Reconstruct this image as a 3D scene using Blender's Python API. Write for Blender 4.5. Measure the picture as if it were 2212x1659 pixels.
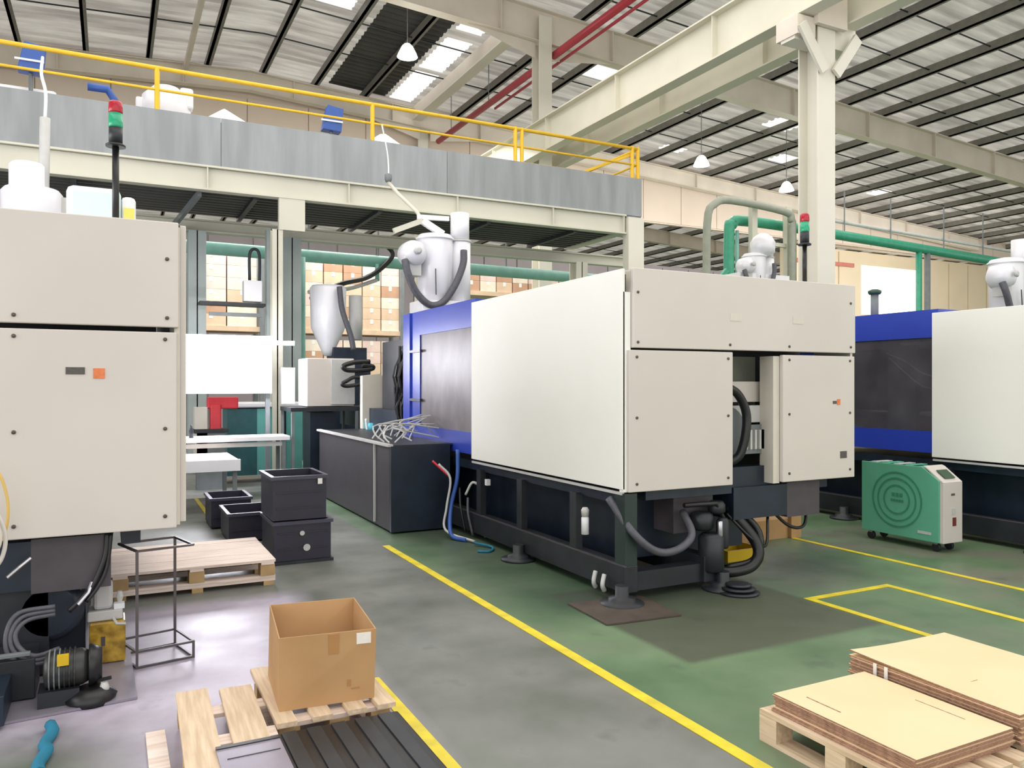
import bpy, math, random
from math import sin, cos, pi, radians, tan
from mathutils import Vector, Matrix
random.seed(7)
C = bpy.context.scene
for o in list(bpy.data.objects): bpy.data.objects.remove(o)
col = C.collection
# ---------------------------------------------------------------- camera, world, lights, exposure
H = 1.6; TH = radians(27)
cam = bpy.data.cameras.new('camera'); camo = bpy.data.objects.new('camera', cam); col.objects.link(camo)
camo.location = (0, 0, H); camo.rotation_euler = (pi/2, 0, -TH)
cam.sensor_width = 36; cam.lens = 36*1700/2212; cam.clip_end = 300
C.camera = camo
W = bpy.data.worlds.new('world'); C.world = W; W.use_nodes = True
bg = W.node_tree.nodes['Background']; bg.inputs[0].default_value = (1.0, 0.985, 0.955, 1); bg.inputs[1].default_value = 1.25
C.view_settings.view_transform = 'Standard'; C.view_settings.look = 'None'; C.view_settings.gamma = 1
C.view_settings.use_curve_mapping = False; C.view_settings.exposure = 0.45
def area(name, loc, rot, sx, sy, power, color):
    l = bpy.data.lights.new(name, 'AREA'); l.shape = 'RECTANGLE'; l.size = sx; l.size_y = sy; l.energy = power; l.color = color
    o = bpy.data.objects.new(name, l); o.location = loc; o.rotation_euler = rot; col.objects.link(o); return o
area('hall_light', (3, 8, 9.2), (0, 0, 0), 14, 16, 900, (1, .97, .93))
area('bay_light', (17, 12, 9.0), (0, 0, 0), 12, 22, 900, (1, .97, .93))
area('back_light', (10, 38, 9.0), (0, 0, 0), 40, 14, 2500, (1, .97, .93))
area('aisle_fill', (4, 18.8, 8.0), (radians(20), 0, 0), 10, 3, 750, (1, .97, .93))  # added fill that brightens the cartons and the space below the platform
area('far_bay_fill', (26, 21, 7.5), (radians(55), 0, 0), 26, 3, 950, (1, .96, .93))  # added fill without a fixture, lifts the bulkhead and far wall
area('side_fill', (-7, 6, 3.4), (0, radians(-90), 0), 4, 9, 330, (.95, .95, 1))  # added unseen fill from the left, brightens the machines' side doors
# ---------------------------------------------------------------- materials
def lin(c):
    return tuple((x/255/12.92 if x/255 <= .04045 else ((x/255+.055)/1.055)**2.4) for x in c)
MATS = {}
def mat(name, c, rough=.5, metal=0, var=.12, scale=6, bump=0, emit=0, c2=None, spec=.5, stretch=None, coat=0):
    m = bpy.data.materials.new(name); m.use_nodes = True; nt = m.node_tree; N = nt.nodes; L = nt.links
    b = N['Principled BSDF']; b.inputs['Roughness'].default_value = rough; b.inputs['Metallic'].default_value = metal
    b.inputs['Specular IOR Level'].default_value = spec
    if coat: b.inputs['Coat Weight'].default_value = coat
    a = lin(c); d = lin(c2) if c2 else tuple(x*(1-var) for x in a)
    tc = N.new('ShaderNodeTexCoord'); mp = N.new('ShaderNodeMapping'); L.new(tc.outputs['Object'], mp.inputs[0])
    if stretch: mp.inputs['Scale'].default_value = stretch
    n = N.new('ShaderNodeTexNoise'); n.inputs['Scale'].default_value = scale; n.inputs['Detail'].default_value = 5
    L.new(mp.outputs[0], n.inputs['Vector'])
    r = N.new('ShaderNodeValToRGB'); r.color_ramp.elements[0].position = .35; r.color_ramp.elements[1].position = .65
    r.color_ramp.elements[0].color = (*d, 1); r.color_ramp.elements[1].color = (*a, 1)
    L.new(n.outputs['Fac'], r.inputs[0]); L.new(r.outputs[0], b.inputs['Base Color'])
    if bump:
        bp = N.new('ShaderNodeBump'); bp.inputs['Strength'].default_value = bump; bp.inputs['Distance'].default_value = .01
        L.new(n.outputs['Fac'], bp.inputs['Height']); L.new(bp.outputs[0], b.inputs['Normal'])
    if emit:
        b.inputs['Emission Color'].default_value = (*a, 1); b.inputs['Emission Strength'].default_value = emit
    MATS[name] = m; return m
CREAM = mat('cream_paint', (210, 203, 196), .5, var=.05, scale=1.5)
CREAM2 = mat('cream_edge', (212, 206, 194), .5, var=.05)
SIDEW = mat('white_door_paint', (242, 242, 236), .6, var=.03, scale=1.2)
BLUE = mat('blue_paint', (44, 68, 180), .35, var=.1, scale=3)
NAVY = mat('navy_dark_steel', (30, 42, 58), .4, var=.4, scale=4)
DGREY = mat('dark_steel', (40, 44, 50), .45, var=.4, scale=5)
BROWNGREY = mat('grey_brown_steel', (78, 72, 78), .5, var=.2)
BLACK = mat('black_rubber', (26, 27, 30), .4, var=.3, scale=10)
HOSE = mat('grey_hose', (84, 84, 92), .5, var=.2, scale=30)
GALV = mat('galvanised_sheet', (148, 152, 154), .45, .35, var=.2, scale=1.3, stretch=(4, 1, .5))
BEAM = mat('cream_steel', (208, 206, 190), .5, var=.08, scale=1)
COLM = mat('column_cream', (222, 218, 204), .5, var=.06, scale=1)
GIRD = mat('girder_cream', (216, 212, 194), .5, var=.08, scale=1)
RAFT = mat('rafter_cream', (222, 212, 198), .55, var=.12, scale=1)
PURL = mat('purlin_grey', (128, 126, 118), .6, var=.15)
YEL = mat('yellow_rail', (236, 190, 40), .45, var=.1)
YELF = mat('yellow_floor_paint', (236, 214, 40), .5, c2=(206, 188, 50), scale=7)
RED = mat('red_pipe', (180, 50, 66), .4, var=.1)
GREEN = mat('green_pipe', (60, 160, 128), .4, var=.15)
POSTG = mat('pale_teal_steel', (176, 186, 184), .5, var=.12, scale=2)
GPIPE = mat('teal_pipe', (140, 196, 184), .45, var=.12)
DKGREEN = mat('dark_green_pipe', (48, 78, 56), .4, var=.15)
MOULD = mat('mint_green_casing', (98, 176, 146), .42, var=.06)
TEAL = mat('teal_cabinet', (46, 98, 104), .45, var=.2)
TEALL = mat('light_teal_cabinet', (104, 178, 172), .45, var=.1)
WHITE = mat('white_plastic', (236, 236, 240), .4, var=.04)
WHITEM = mat('white_metal', (226, 226, 232), .35, .1, var=.06, scale=3)
LGREY = mat('light_grey', (196, 196, 194), .5, var=.1)
MGREY = mat('mid_grey_steel', (120, 126, 128), .5, var=.15)
SHINY = mat('bright_steel', (190, 190, 196), .25, .9, var=.1)
GLASSD = mat('guard_window', (150, 142, 146), .38, var=.3, scale=5, stretch=(3, 1, .6))
GLASSD.node_tree.nodes['Principled BSDF'].inputs['Alpha'].default_value = .62
GLASSK = mat('guard_window_dark', (100, 98, 106), .1, var=.35, scale=3)
GLASSK.node_tree.nodes['Principled BSDF'].inputs['Alpha'].default_value = .6
WOODP = mat('pallet_wood_pale', (222, 200, 172), .75, c2=(196, 172, 142), scale=3, bump=.3, stretch=(14, 1, 14))
WOODR = mat('pallet_wood_pinkish', (240, 224, 214), .75, c2=(214, 194, 180), scale=3, bump=.3, stretch=(1, 14, 14))
WOODB = mat('pallet_block', (190, 158, 112), .8, var=.2, scale=8)
CARD = mat('cardboard', (186, 148, 104), .8, c2=(174, 136, 92), scale=3)
CARDI = mat('cardboard_inside', (190, 154, 104), .8, var=.1)
CARDT = mat('cardboard_tape', (174, 130, 80), .5, var=.1)
SHEET = mat('cardboard_sheet_pale', (234, 208, 168), .8, c2=(228, 202, 160), scale=2)
SHEETE = mat('cardboard_sheet_edge', (176, 138, 116), .85, c2=(120, 88, 72), scale=60, stretch=(1, 1, 6))
CARTN = (('tan', (222, 194, 166)), ('pale', (236, 222, 204)), ('pinkish', (232, 206, 196)), ('brown', (196, 156, 128)))
CART = [mat('carton_%s' % n, c, .8, var=.15, scale=3) for n, c in CARTN]
BOARD = mat('white_board', (250, 250, 250), .4, var=.01)
REDP = mat('red_plastic', (206, 44, 56), .4, var=.1)
GREENL = mat('green_lens', (30, 150, 110), .2, var=.1, emit=.15)
REDL = mat('red_lens', (176, 30, 48), .2, var=.1)
ORANGE = mat('orange_label', (232, 130, 80), .6, var=.2, scale=60)
DLAB = mat('dark_label', (92, 88, 84), .6, var=.3, scale=90)
YLAB = mat('yellow_label', (232, 226, 110), .5, var=.1)
YELM = mat('yellow_machine', (214, 178, 20), .5, var=.1)
YOIL = mat('amber_plastic', (196, 160, 60), .3, c2=(120, 90, 20), scale=14)
BLUEB = mat('blue_box', (52, 92, 172), .45, var=.12)
TEALC = mat('teal_cloth', (30, 120, 150), .8, var=.2)
JUG = mat('pale_blue_plastic', (214, 230, 234), .3, var=.03)
PLATE = mat('floor_plate', (150, 144, 158), .3, .2, var=.12)
WALLP = mat('wall_pinkish', (216, 200, 184), .7, var=.06, scale=.6)
WALLC = mat('wall_cream', (222, 206, 176), .7, var=.06, scale=.6)
WALLG = mat('wall_greymauve', (136, 128, 130), .7, var=.12, scale=.8)
PAPER = mat('white_label', (236, 232, 226), .6, var=.05, scale=50)
SCREW = mat('screw_dark', (92, 86, 80), .4, .5, var=.1)
LAMPM = mat('lamp_glow', (255, 252, 245), .4, var=0, emit=14)
TUBEM = mat('tube_glow', (255, 253, 255), .4, var=0, emit=9)
WINM = mat('daylight_opening', (255, 253, 245), .5, var=0, emit=1.4)
# roof sheet: silvery, blotchy, with corrugation
ROOF = mat('roof_sheet', (216, 212, 206), .5, 0, c2=(168, 163, 158), scale=1.1, stretch=(.35, 3.2, 1))
nt = ROOF.node_tree; _t = nt.nodes.new('ShaderNodeBsdfTranslucent'); _m = nt.nodes.new('ShaderNodeMixShader'); _m.inputs[0].default_value = .38
_b = nt.nodes['Principled BSDF']; nt.links.new(_b.inputs['Base Color'].links[0].from_socket, _t.inputs[0])
nt.links.new(_b.outputs[0], _m.inputs[1]); nt.links.new(_t.outputs[0], _m.inputs[2]); nt.links.new(_m.outputs[0], nt.nodes['Material Output'].inputs[0])
DROOF = mat('shaded_roof_sheet', (70, 70, 70), .6, var=.3, scale=1)
# skylight : thin translucent sheet
SKY = bpy.data.materials.new('skylight_sheet'); SKY.use_nodes = True
nt = SKY.node_tree; nt.nodes.clear()
t_ = nt.nodes.new('ShaderNodeBsdfTranslucent'); t_.inputs[0].default_value = (1, .99, .96, 1)
o_ = nt.nodes.new('ShaderNodeOutputMaterial'); nt.links.new(t_.outputs[0], o_.inputs[0])
# floor: green epoxy paint worn to grey, greyer in the left aisle
FLOOR = bpy.data.materials.new('painted_floor'); FLOOR.use_nodes = True
nt = FLOOR.node_tree; N = nt.nodes; L = nt.links; b = N['Principled BSDF']
g = N.new('ShaderNodeNewGeometry'); sp = N.new('ShaderNodeSeparateXYZ'); L.new(g.outputs['Position'], sp.inputs[0])
def noise(scale, det=4, vec=None, st=None):
    n = N.new('ShaderNodeTexNoise'); n.inputs['Scale'].default_value = scale; n.inputs['Detail'].default_value = det
    if st:
        mp = N.new('ShaderNodeMapping'); mp.inputs['Scale'].default_value = st; L.new(g.outputs['Position'], mp.inputs[0]); L.new(mp.outputs[0], n.inputs['Vector'])
    else: L.new(g.outputs['Position'], n.inputs['Vector'])
    return n.outputs['Fac']
def ramp(x, p0, p1, c0=(0, 0, 0), c1=(1, 1, 1)):
    r = N.new('ShaderNodeValToRGB'); r.color_ramp.elements[0].position = p0; r.color_ramp.elements[1].position = p1
    r.color_ramp.elements[0].color = (*c0, 1); r.color_ramp.elements[1].color = (*c1, 1); L.new(x, r.inputs[0]); return r.outputs[0]
def mix(fac, a, b_):
    m = N.new('ShaderNodeMixRGB'); L.new(fac, m.inputs[0])
    for k, v in ((1, a), (2, b_)):
        if isinstance(v, tuple): m.inputs[k].default_value = (*lin(v), 1)
        else: L.new(v, m.inputs[k])
    return m.outputs[0]
def mth(op, a, bb):
    m = N.new('ShaderNodeMath'); m.operation = op
    for k, v in ((0, a), (1, bb)):
        if isinstance(v, (int, float)): m.inputs[k].default_value = v
        else: L.new(v, m.inputs[k])
    return m.outputs[0]
def step(axis, a, w=.02):   # 1 above a
    mr = N.new('ShaderNodeMapRange'); mr.inputs[1].default_value = a-w; mr.inputs[2].default_value = a+w; L.new(sp.outputs[axis], mr.inputs[0]); return mr.outputs[0]
def rect(x0, x1, y0, y1, w=.02):
    return mth('MULTIPLY', mth('MULTIPLY', step(0, x0, w), mth('SUBTRACT', 1, step(0, x1, w))), mth('MULTIPLY', step(1, y0, w), mth('SUBTRACT', 1, step(1, y1, w))))
green = mix(ramp(noise(1.1), .35, .65), (82, 110, 78), (112, 136, 104))
green = mix(ramp(noise(.7, 5, None, (1, 1, 1)), .5, .68), green, (112, 120, 100))
grey = mix(ramp(noise(1.6), .35, .65), (96, 100, 92), (122, 124, 120))
lil_glare = mix(ramp(noise(5, 6), .3, .7), (158, 150, 166), (184, 176, 192))
aisle = mth('SUBTRACT', 1, step(0, 2.44, .03))
c = mix(aisle, green, grey)
c = mix(rect(-.7, 1.25, 3.0, 6.15, .12), c, lil_glare)  # lilac zone: the bench lamp's reflection put into the floor colour
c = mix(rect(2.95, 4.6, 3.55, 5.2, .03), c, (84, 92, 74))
c = mix(mth('MULTIPLY', ramp(noise(1.4, 5), .45, .6), rect(5.7, 9, 2, 6.2, .1)), c, (112, 116, 100))
c = mix(rect(-3, 1.25, 1.0, 3.3, .35), c, (112, 122, 104))
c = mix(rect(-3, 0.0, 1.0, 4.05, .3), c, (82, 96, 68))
stain = ramp(noise(3.2, 8), .62, .72)
c = mix(mth('MULTIPLY', stain, .35), c, (60, 66, 62))
under_shade = rect(2.6, 5.9, 4.6, 12.5, .3)  # shade beneath the middle machine, painted into the floor colour
c = mix(mth('MULTIPLY', under_shade, .6), c, (48, 62, 54))
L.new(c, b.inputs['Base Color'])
L.new(ramp(noise(2.5, 6), .3, .75, (.34,)*3, (.55,)*3), b.inputs['Roughness'])
# ---------------------------------------------------------------- helpers
ORG = {}
class MB:
    def __init__(s): s.v = []; s.f = []
    def add(s, vs, fs):
        n = len(s.v); s.v += [tuple(x) for x in vs]; s.f += [tuple(i+n for i in f) for f in fs]; return s
    def box(s, x0, y0, z0, x1, y1, z1):
        x0, x1 = sorted((x0, x1)); y0, y1 = sorted((y0, y1)); z0, z1 = sorted((z0, z1))
        return s.add([(x0,y0,z0),(x1,y0,z0),(x1,y1,z0),(x0,y1,z0),(x0,y0,z1),(x1,y0,z1),(x1,y1,z1),(x0,y1,z1)],
                     [(0,3,2,1),(4,5,6,7),(0,1,5,4),(1,2,6,5),(2,3,7,6),(3,0,4,7)])
    def quadbox(s, pts, z0, z1):   # pts: ccw footprint
        n = len(pts)
        return s.add([(p[0],p[1],z0) for p in pts]+[(p[0],p[1],z1) for p in pts],
                     [tuple(range(n-1,-1,-1)), tuple(range(n,2*n))]+[(i,(i+1)%n,(i+1)%n+n,i+n) for i in range(n)])
    def prism(s, pts, axis, a, b):  # pts 2-D in the two other axes
        def P(p, t): return {'x': (t,p[0],p[1]), 'y': (p[0],t,p[1]), 'z': (p[0],p[1],t)}[axis]
        n = len(pts)
        return s.add([P(p,a) for p in pts]+[P(p,b) for p in pts],
                     [tuple(range(n-1,-1,-1)), tuple(range(n,2*n))]+[(i,(i+1)%n,(i+1)%n+n,i+n) for i in range(n)])
    def bar(s, p, q, w, h=None):
        h = h or w; p = Vector(p); q = Vector(q); d = (q-p).normalized()
        u = d.cross(Vector((0,0,1)));
        if u.length < .01: u = Vector((1,0,0))
        u.normalize(); k = u.cross(d)
        u *= w/2; k *= h/2
        vs = [p-u-k,p+u-k,p+u+k,p-u+k,q-u-k,q+u-k,q+u+k,q-u+k]
        return s.add(vs, [(0,3,2,1),(4,5,6,7),(0,1,5,4),(1,2,6,5),(2,3,7,6),(3,0,4,7)])
    def tube(s, pts, r, n=10, caps=True, rs=None):
        pts = [Vector(p) for p in pts]; m = len(pts); vs = []; ref = None
        for i, p in enumerate(pts):
            d = (pts[min(i+1,m-1)]-pts[max(i-1,0)]).normalized()
            if ref is None:
                ref = d.cross(Vector((0,0,1)))
                if ref.length < .05: ref = Vector((1,0,0))
            ref = (ref-d*ref.dot(d)).normalized(); k = d.cross(ref)
            rr = rs[i] if rs else r
            vs += [p+(ref*cos(2*pi*j/n)+k*sin(2*pi*j/n))*rr for j in range(n)]
        fs = [(i*n+j, i*n+(j+1)%n, (i+1)*n+(j+1)%n, (i+1)*n+j) for i in range(m-1) for j in range(n)]
        if caps: fs += [tuple(range(n-1,-1,-1)), tuple(range((m-1)*n, m*n))]
        return s.add(vs, fs)
    def lathe(s, c, prof, n=24, axis='z'):
        vs = []
        for r, h in prof:
            for j in range(n):
                a = 2*pi*j/n; x, y = r*cos(a), r*sin(a)
                vs.append({'z': (c[0]+x,c[1]+y,c[2]+h), 'y': (c[0]+x,c[1]+h,c[2]+y), 'x': (c[0]+h,c[1]+x,c[2]+y)}[axis])
        m = len(prof)
        fs = [(i*n+j, i*n+(j+1)%n, (i+1)*n+(j+1)%n, (i+1)*n+j) for i in range(m-1) for j in range(n)]
        fs += [tuple(range(n-1,-1,-1)), tuple(range((m-1)*n, m*n))]
        return s.add(vs, fs)
    def build(s, name, m, parent=None, smooth=False, bevel=0, kind=None, **kw):
        if parent is not None: o = ORG[parent.name]
        else:
            xs = [v[0] for v in s.v]; ys = [v[1] for v in s.v]; o = Vector(((min(xs)+max(xs))/2, (min(ys)+max(ys))/2, min(v[2] for v in s.v)))
        me = bpy.data.meshes.new(name); me.from_pydata([Vector(v)-o for v in s.v], [], s.f); me.materials.append(m)
        if smooth:
            for p in me.polygons: p.use_smooth = len(p.vertices) < 5
        ob = bpy.data.objects.new(name, me); col.objects.link(ob)
        if parent is None: ob.location = o
        else: ob.parent = parent
        ORG[ob.name] = o.copy()
        if bevel:
            bm = ob.modifiers.new('b', 'BEVEL'); bm.width = bevel; bm.segments = 2; bm.limit_method = 'ANGLE'
        if kind: ob['kind'] = kind
        return tag(ob, **kw)
def tag(o, label=None, cat=None, group=None):
    if label: o['label'] = label
    if cat: o['category'] = cat
    if group: o['group'] = group
    return o
def root(name, loc, label=None, cat=None, group=None):
    o = bpy.data.objects.new(name, None); o.empty_display_size = .1; col.objects.link(o); o.location = loc
    ORG[o.name] = Vector(loc); return tag(o, label, cat, group)
def dup(r, loc, rotz=0, label=None, group=None):
    c = r.copy(); col.objects.link(c); c.location = loc; c.rotation_euler = (0, 0, rotz); ORG[c.name] = Vector(loc)
    if label: c['label'] = label
    if group: c['group'] = group
    for ch in [x for x in bpy.data.objects if x.parent == r]:
        d = ch.copy(); col.objects.link(d); d.parent = c
        for gch in [x for x in bpy.data.objects if x.parent == ch]:
            e = gch.copy(); col.objects.link(e); e.parent = d
    return c
def box(name, m, dims, parent=None, bevel=0, **kw): return MB().box(*dims).build(name, m, parent, bevel=bevel, **kw)
def arc(pts, n=6):   # catmull-rom through the points
    P = [Vector(p) for p in pts]; P = [2*P[0]-P[1]]+P+[2*P[-1]-P[-2]]; out = []
    for i in range(1, len(P)-2):
        for k in range(n):
            t = k/n; a, b_, c_, d_ = P[i-1:i+3]
            out.append(.5*((2*b_)+(c_-a)*t+(2*a-5*b_+4*c_-d_)*t*t+(3*b_-a-3*c_+d_)*t**3))
    out.append(P[-2]); return out
def hose(name, pts, r, m, parent=None, n=8, **kw): return MB().tube(arc(pts), r, n).build(name, m, parent, smooth=True, **kw)
# ================================================================ SETTING
S = 'structure'
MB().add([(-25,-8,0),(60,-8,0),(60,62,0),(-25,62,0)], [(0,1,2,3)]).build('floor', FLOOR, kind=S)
def line(name, pts): return MB().quadbox(pts, .001, .004).build(name, YELF, kind=S)
line('floor_line', [(2.385,1.0),(2.455,1.0),(2.455,7.5),(2.385,7.5)])
line('floor_line', [(1.23,1.2),(1.30,1.2),(1.30,4.15),(1.23,4.15)])
line('floor_line', [(4.60,2.7),(4.66,2.7),(4.66,4.24),(4.60,4.24)])
line('floor_line', [(5.46,1.2),(5.52,1.2),(5.52,4.18),(5.46,4.18)])
line('floor_line', [(4.66,4.18),(5.52,4.18),(5.52,4.24),(4.66,4.24)])
line('floor_line', [(4.60,2.63),(5.46,2.63),(5.46,2.69),(4.60,2.69)])
line('floor_line', [(6.28,1.2),(6.34,1.2),(6.34,6.2),(6.28,6.2)])
line('floor_line', [(1.03,9.5),(1.08,9.5),(1.08,11.9),(1.03,11.9)])
def rz(x): return 12.0-.06*abs(x-4)
# roof sheets: corrugated, ridges along X; skylight gaps left open and closed with translucent sheet
skyl = [(8.75,9.55,18.6,20.6),(8.75,9.55,21.2,23.6),(8.75,9.55,24.0,26.6),
        (13.0,14.2,20.5,21.4),(16.5,17.6,19.3,20.2),(15.2,16.2,23.6,24.6),(21,22.2,20.5,21.4),(24,25.2,23,24),(27.6,28.8,19.2,20.0),(19.6,20.6,24.8,25.6),(31,32.2,24,25),(12,13,13.2,14.1),
        (-1.0,0.2,21.5,22.3),(2.9,4.2,16,16.7),(0.6,2.4,12.5,13.1),(5.6,7,14.6,15.2),(4.8,5.9,20.6,21.4)]
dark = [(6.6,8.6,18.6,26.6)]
def inr(x, y, R): return any(a < x < b_ and c_ < y < d_ for a, b_, c_, d_ in R)
xs = sorted(set([-22, 4, 60]+[v for r in skyl+dark for v in r[:2]]))
rm = MB(); sm = {}; dmb = MB()
y = -6.0; per = .3
while y < 58:
    prof = [(0,0),(.11,0),(.15,.05),(.26,.05),(.3,0)]
    for i in range(len(xs)-1):
        x0, x1 = xs[i], xs[i+1]; xm = (x0+x1)/2; ym = y+.15
        k = next((j for j, r in enumerate(skyl) if inr(xm, ym, [r])), None)
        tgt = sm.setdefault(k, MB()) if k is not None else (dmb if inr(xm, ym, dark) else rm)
        for (a, ha), (b_, hb) in zip(prof[:-1], prof[1:]):
            tgt.add([(x0,y+a,rz(x0)+ha),(x1,y+a,rz(x1)+ha),(x1,y+b_,rz(x1)+hb),(x0,y+b_,rz(x0)+hb)], [(0,1,2,3)])
    y += per
ceil = rm.build('ceiling', ROOF, kind=S)
dmb.build('shade_sheet', DROOF, ceil, label='dark shaded strip of roof beside the skylights')  # no vent here: roof shade put into a darker sheet colour
for k in sm: sm[k].build('skylight_panel', SKY, ceil)
MB().box(2.02,5,rz(2)-.5,2.14,26.4,rz(2)-.28).build('tie_beam', RAFT, ceil)
x = -17.7+.0
while x < 52:
    z = rz(x)
    if not 8.7 < x < 9.6:
        m = MB(); m.box(x-.04,-5,z-.27,x+.04,57,z-.02); m.box(x-.04,-5,z-.27,x+.12,57,z-.245); m.build('purlin', PURL, ceil)
    x += 1.7
for Y in (4.5, 7, 9.6, 11.4, 13.2, 15.0, 16.8, 19.4, 21.6, 23.8, 30, 34, 38, 43):
    MB().tube([(-18,Y,rz(-18)-.15),(4,Y,rz(4)-.15),(50,Y,rz(50)-.15)], .022, 5).build('sag_rod', DGREY, ceil)
# walls
w = MB().box(-22,27.1,8.45,58,27.3,11.9).build('wall_back', WALLP, kind=S)
x = -20
while x < 50:
    box('wall_sheet', WALLP, (x+.01,27.04,8.5,x+1.98,27.1,11.0), w); x += 2
w2 = MB().box(-22,29,0,26.5,29.2,7.0).build('wall_far', WALLG, kind=S)
x = -21
while x < 26: box('wall_sheet', WALLG, (x,28.95,0,x+1.45,29,6.9), w2); x += 1.5
w3 = MB()
w3.box(29,28,0,34.1,28.2,8.4); w3.box(34.1,28,7.75,39.2,28.2,8.4); w3.box(34.1,28,0,39.2,28.2,5.2); w3.box(39.2,28,0,58,28.2,8.4)
w3 = w3.build('wall_back', WALLC, kind=S)
for xx in (30.2, 31.9, 33.6, 40.6, 42.3, 44, 45.7, 47.4): box('wall_sheet', WALLC, (xx-.8,27.93,0,xx+.8,28,8.3), w3)
box('window_1', WINM, (34.1,28.1,5.2,39.2,28.16,7.75), kind=S)
box('trim_1', mat('red_trim', (196,120,104), .6), (29,27.85,7.55,33.8,27.95,7.75), kind=S)
MB().box(29,27.6,8.45,58,27.9,9.3).build('trim_2', mat('pink_band', (226,212,200), .6), kind=S)
MB().box(-22,56.5,0,58,56.8,12).build('wall_end', WALLP, kind=S)
# ---------------------------------------------------------------- steel frame
def rafter(Y, x0, x1, lab, dep=.85, nm='rafter'):
    r = root(nm, ((x0+x1)/2, Y, rz((x0+x1)/2)-1), lab, 'beam')
    segs = [x0]+([4] if x0 < 4 < x1 else [])+[x1]
    wb = MB(); fl = MB(); tf = MB()
    for a, b_ in zip(segs[:-1], segs[1:]):
        wb.prism([(a,rz(a)-.28-dep),(b_,rz(b_)-.28-dep),(b_,rz(b_)-.28),(a,rz(a)-.28)], 'y', Y-.01, Y+.01)
        fl.prism([(a,rz(a)-.30-dep),(b_,rz(b_)-.30-dep),(b_,rz(b_)-.28-dep),(a,rz(a)-.28-dep)], 'y', Y-.15, Y+.15)
        tf.prism([(a,rz(a)-.30),(b_,rz(b_)-.30),(b_,rz(b_)-.27),(a,rz(a)-.27)], 'y', Y-.15, Y+.15)
    wb.build('web', RAFT, r); fl.build('bottom_flange', RAFT, r); tf.build('top_flange', RAFT, r)
    x = x0+1
    while x < x1:
        MB().box(x-.012,Y-.14,rz(x)-.28-dep,x+.012,Y+.14,rz(x)-.29).build('stiffener', RAFT, r); x += 3.4
    # haunches at the column line
    if x0 < 10 < x1:
        for sgn in (-1, 1):
            MB().prism([(10.05+sgn*.2,rz(10)-.3-dep),(10.05+sgn*2.2,rz(10+sgn*2.2)-.3-dep),(10.05+sgn*.2,rz(10)-.70-dep)][::sgn], 'y', Y-.012, Y+.012).build('haunch', RAFT, r)
    return r
rafter(18, -16, 42, 'long cream roof rafter crossing the whole hall behind the front column')
rafter(26.6, -16, 42, 'rafter running against the pinkish bulkhead wall', .6)
rafter(9, -16, 42, 'nearest roof rafter, carried by the front column')
rafter(36, -10, 42, 'dim rafter beyond the bulkhead wall', .7)
def column(X, Y, lab, z1, s=1.0):
    r = root('steel_column', (X, Y, 0), lab, 'column')
    a, b_ = .19*s, .20*s
    MB().box(X-a,Y-b_,0,X+a,Y-b_+.025,z1).build('flange', COLM, r); MB().box(X-a,Y+b_-.025,0,X+a,Y+b_,z1).build('flange', COLM, r)
    MB().box(X-.012,Y-b_+.025,0,X+.012,Y+b_-.025,z1).build('web', COLM, r)
    MB().box(X-.25,Y-.26,0,X+.25,Y+.26,.03).build('base_plate', MGREY, r)
    return r
c1 = column(10.05, 9, 'cream steel column in front, standing behind the middle machine', rz(10)-1.16)
MB().box(9.42,8.86,6.95,10.78,9.14,7.33).build('corbel', COLM, c1)
MB().box(9.40,8.78,7.0,9.78,9.22,7.3).build('corbel_plate', RAFT, c1)
MB().bar((9.95,8.75,6.5),(9.45,8.75,7.15),.05,.18).build('knee_brace', COLM, c1)
MB().bar((10.2,8.75,6.5),(10.7,8.75,7.15),.05,.18).build('knee_brace', COLM, c1)
MB().box(9.75,8.7,7.2,10.4,8.78,8.3).build('gusset_plate', RAFT, c1)
column(10.05, 18, 'slim column second in the line, seen above the yellow railing', rz(10)-.5)
column(10.05, 27, 'column standing against the pinkish bulkhead wall', 11.3)
def girder(X, z0, z1, y0, y1, lab, st=3.0):
    r = root('crane_girder', (X, (y0+y1)/2, z0), lab, 'beam', None)
    MB().box(X-.012,y0,z0+.03,X+.012,y1,z1-.03).build('web', GIRD, r)
    MB().box(X-.14,y0,z0,X+.14,y1,z0+.03).build('bottom_flange', GIRD, r)
    MB().box(X-.16,y0,z1-.03,X+.16,y1,z1).build('top_flange', GIRD, r)
    MB().box(X-.03,y0,z1,X+.03,y1,z1+.05).build('crane_rail', MGREY, r)
    y = y0+.6
    while y < y1: MB().box(X-.13,y-.01,z0+.03,X+.13,y+.01,z1-.03).build('stiffener', GIRD, r); y += st
    return r
girder(9.60, 7.33, 8.15, 7.2, 26.5, 'bright cream crane girder nearer the camera, on the near side of the columns')
girder(10.60, 7.33, 8.05, 4.0, 26.5, 'shaded crane girder on the far side of the columns')
v = root('gutter_beam', (10.0, 22.5, 11.0), 'beige valley beam beside the skylight strip', 'beam')
MB().box(9.62,18.4,11.05,9.66,26.6,11.5).build('web', RAFT, v); MB().box(9.55,18.4,11.0,9.9,26.6,11.05).build('bottom_flange', COLM, v)
# red sprinkler pipe
rp = root('sprinkler_pipe', (10.4, 20, 10.0), 'red fire sprinkler pipe running under the roof', 'pipe')
MB().tube([(10.4,7,10.25),(10.4,26.2,10.25)], .10, 12).build('pipe', RED, rp, smooth=True)
MB().tube([(10.62,7,10.15),(10.62,22,10.15)], .04, 8).build('branch_pipe', RED, rp, smooth=True)
for yy in (10, 14, 18.5, 22, 25): MB().tube([(10.4,yy,10.25),(10.4,yy,11.55)], .015, 5).build('hanger', MGREY, rp)
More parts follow.
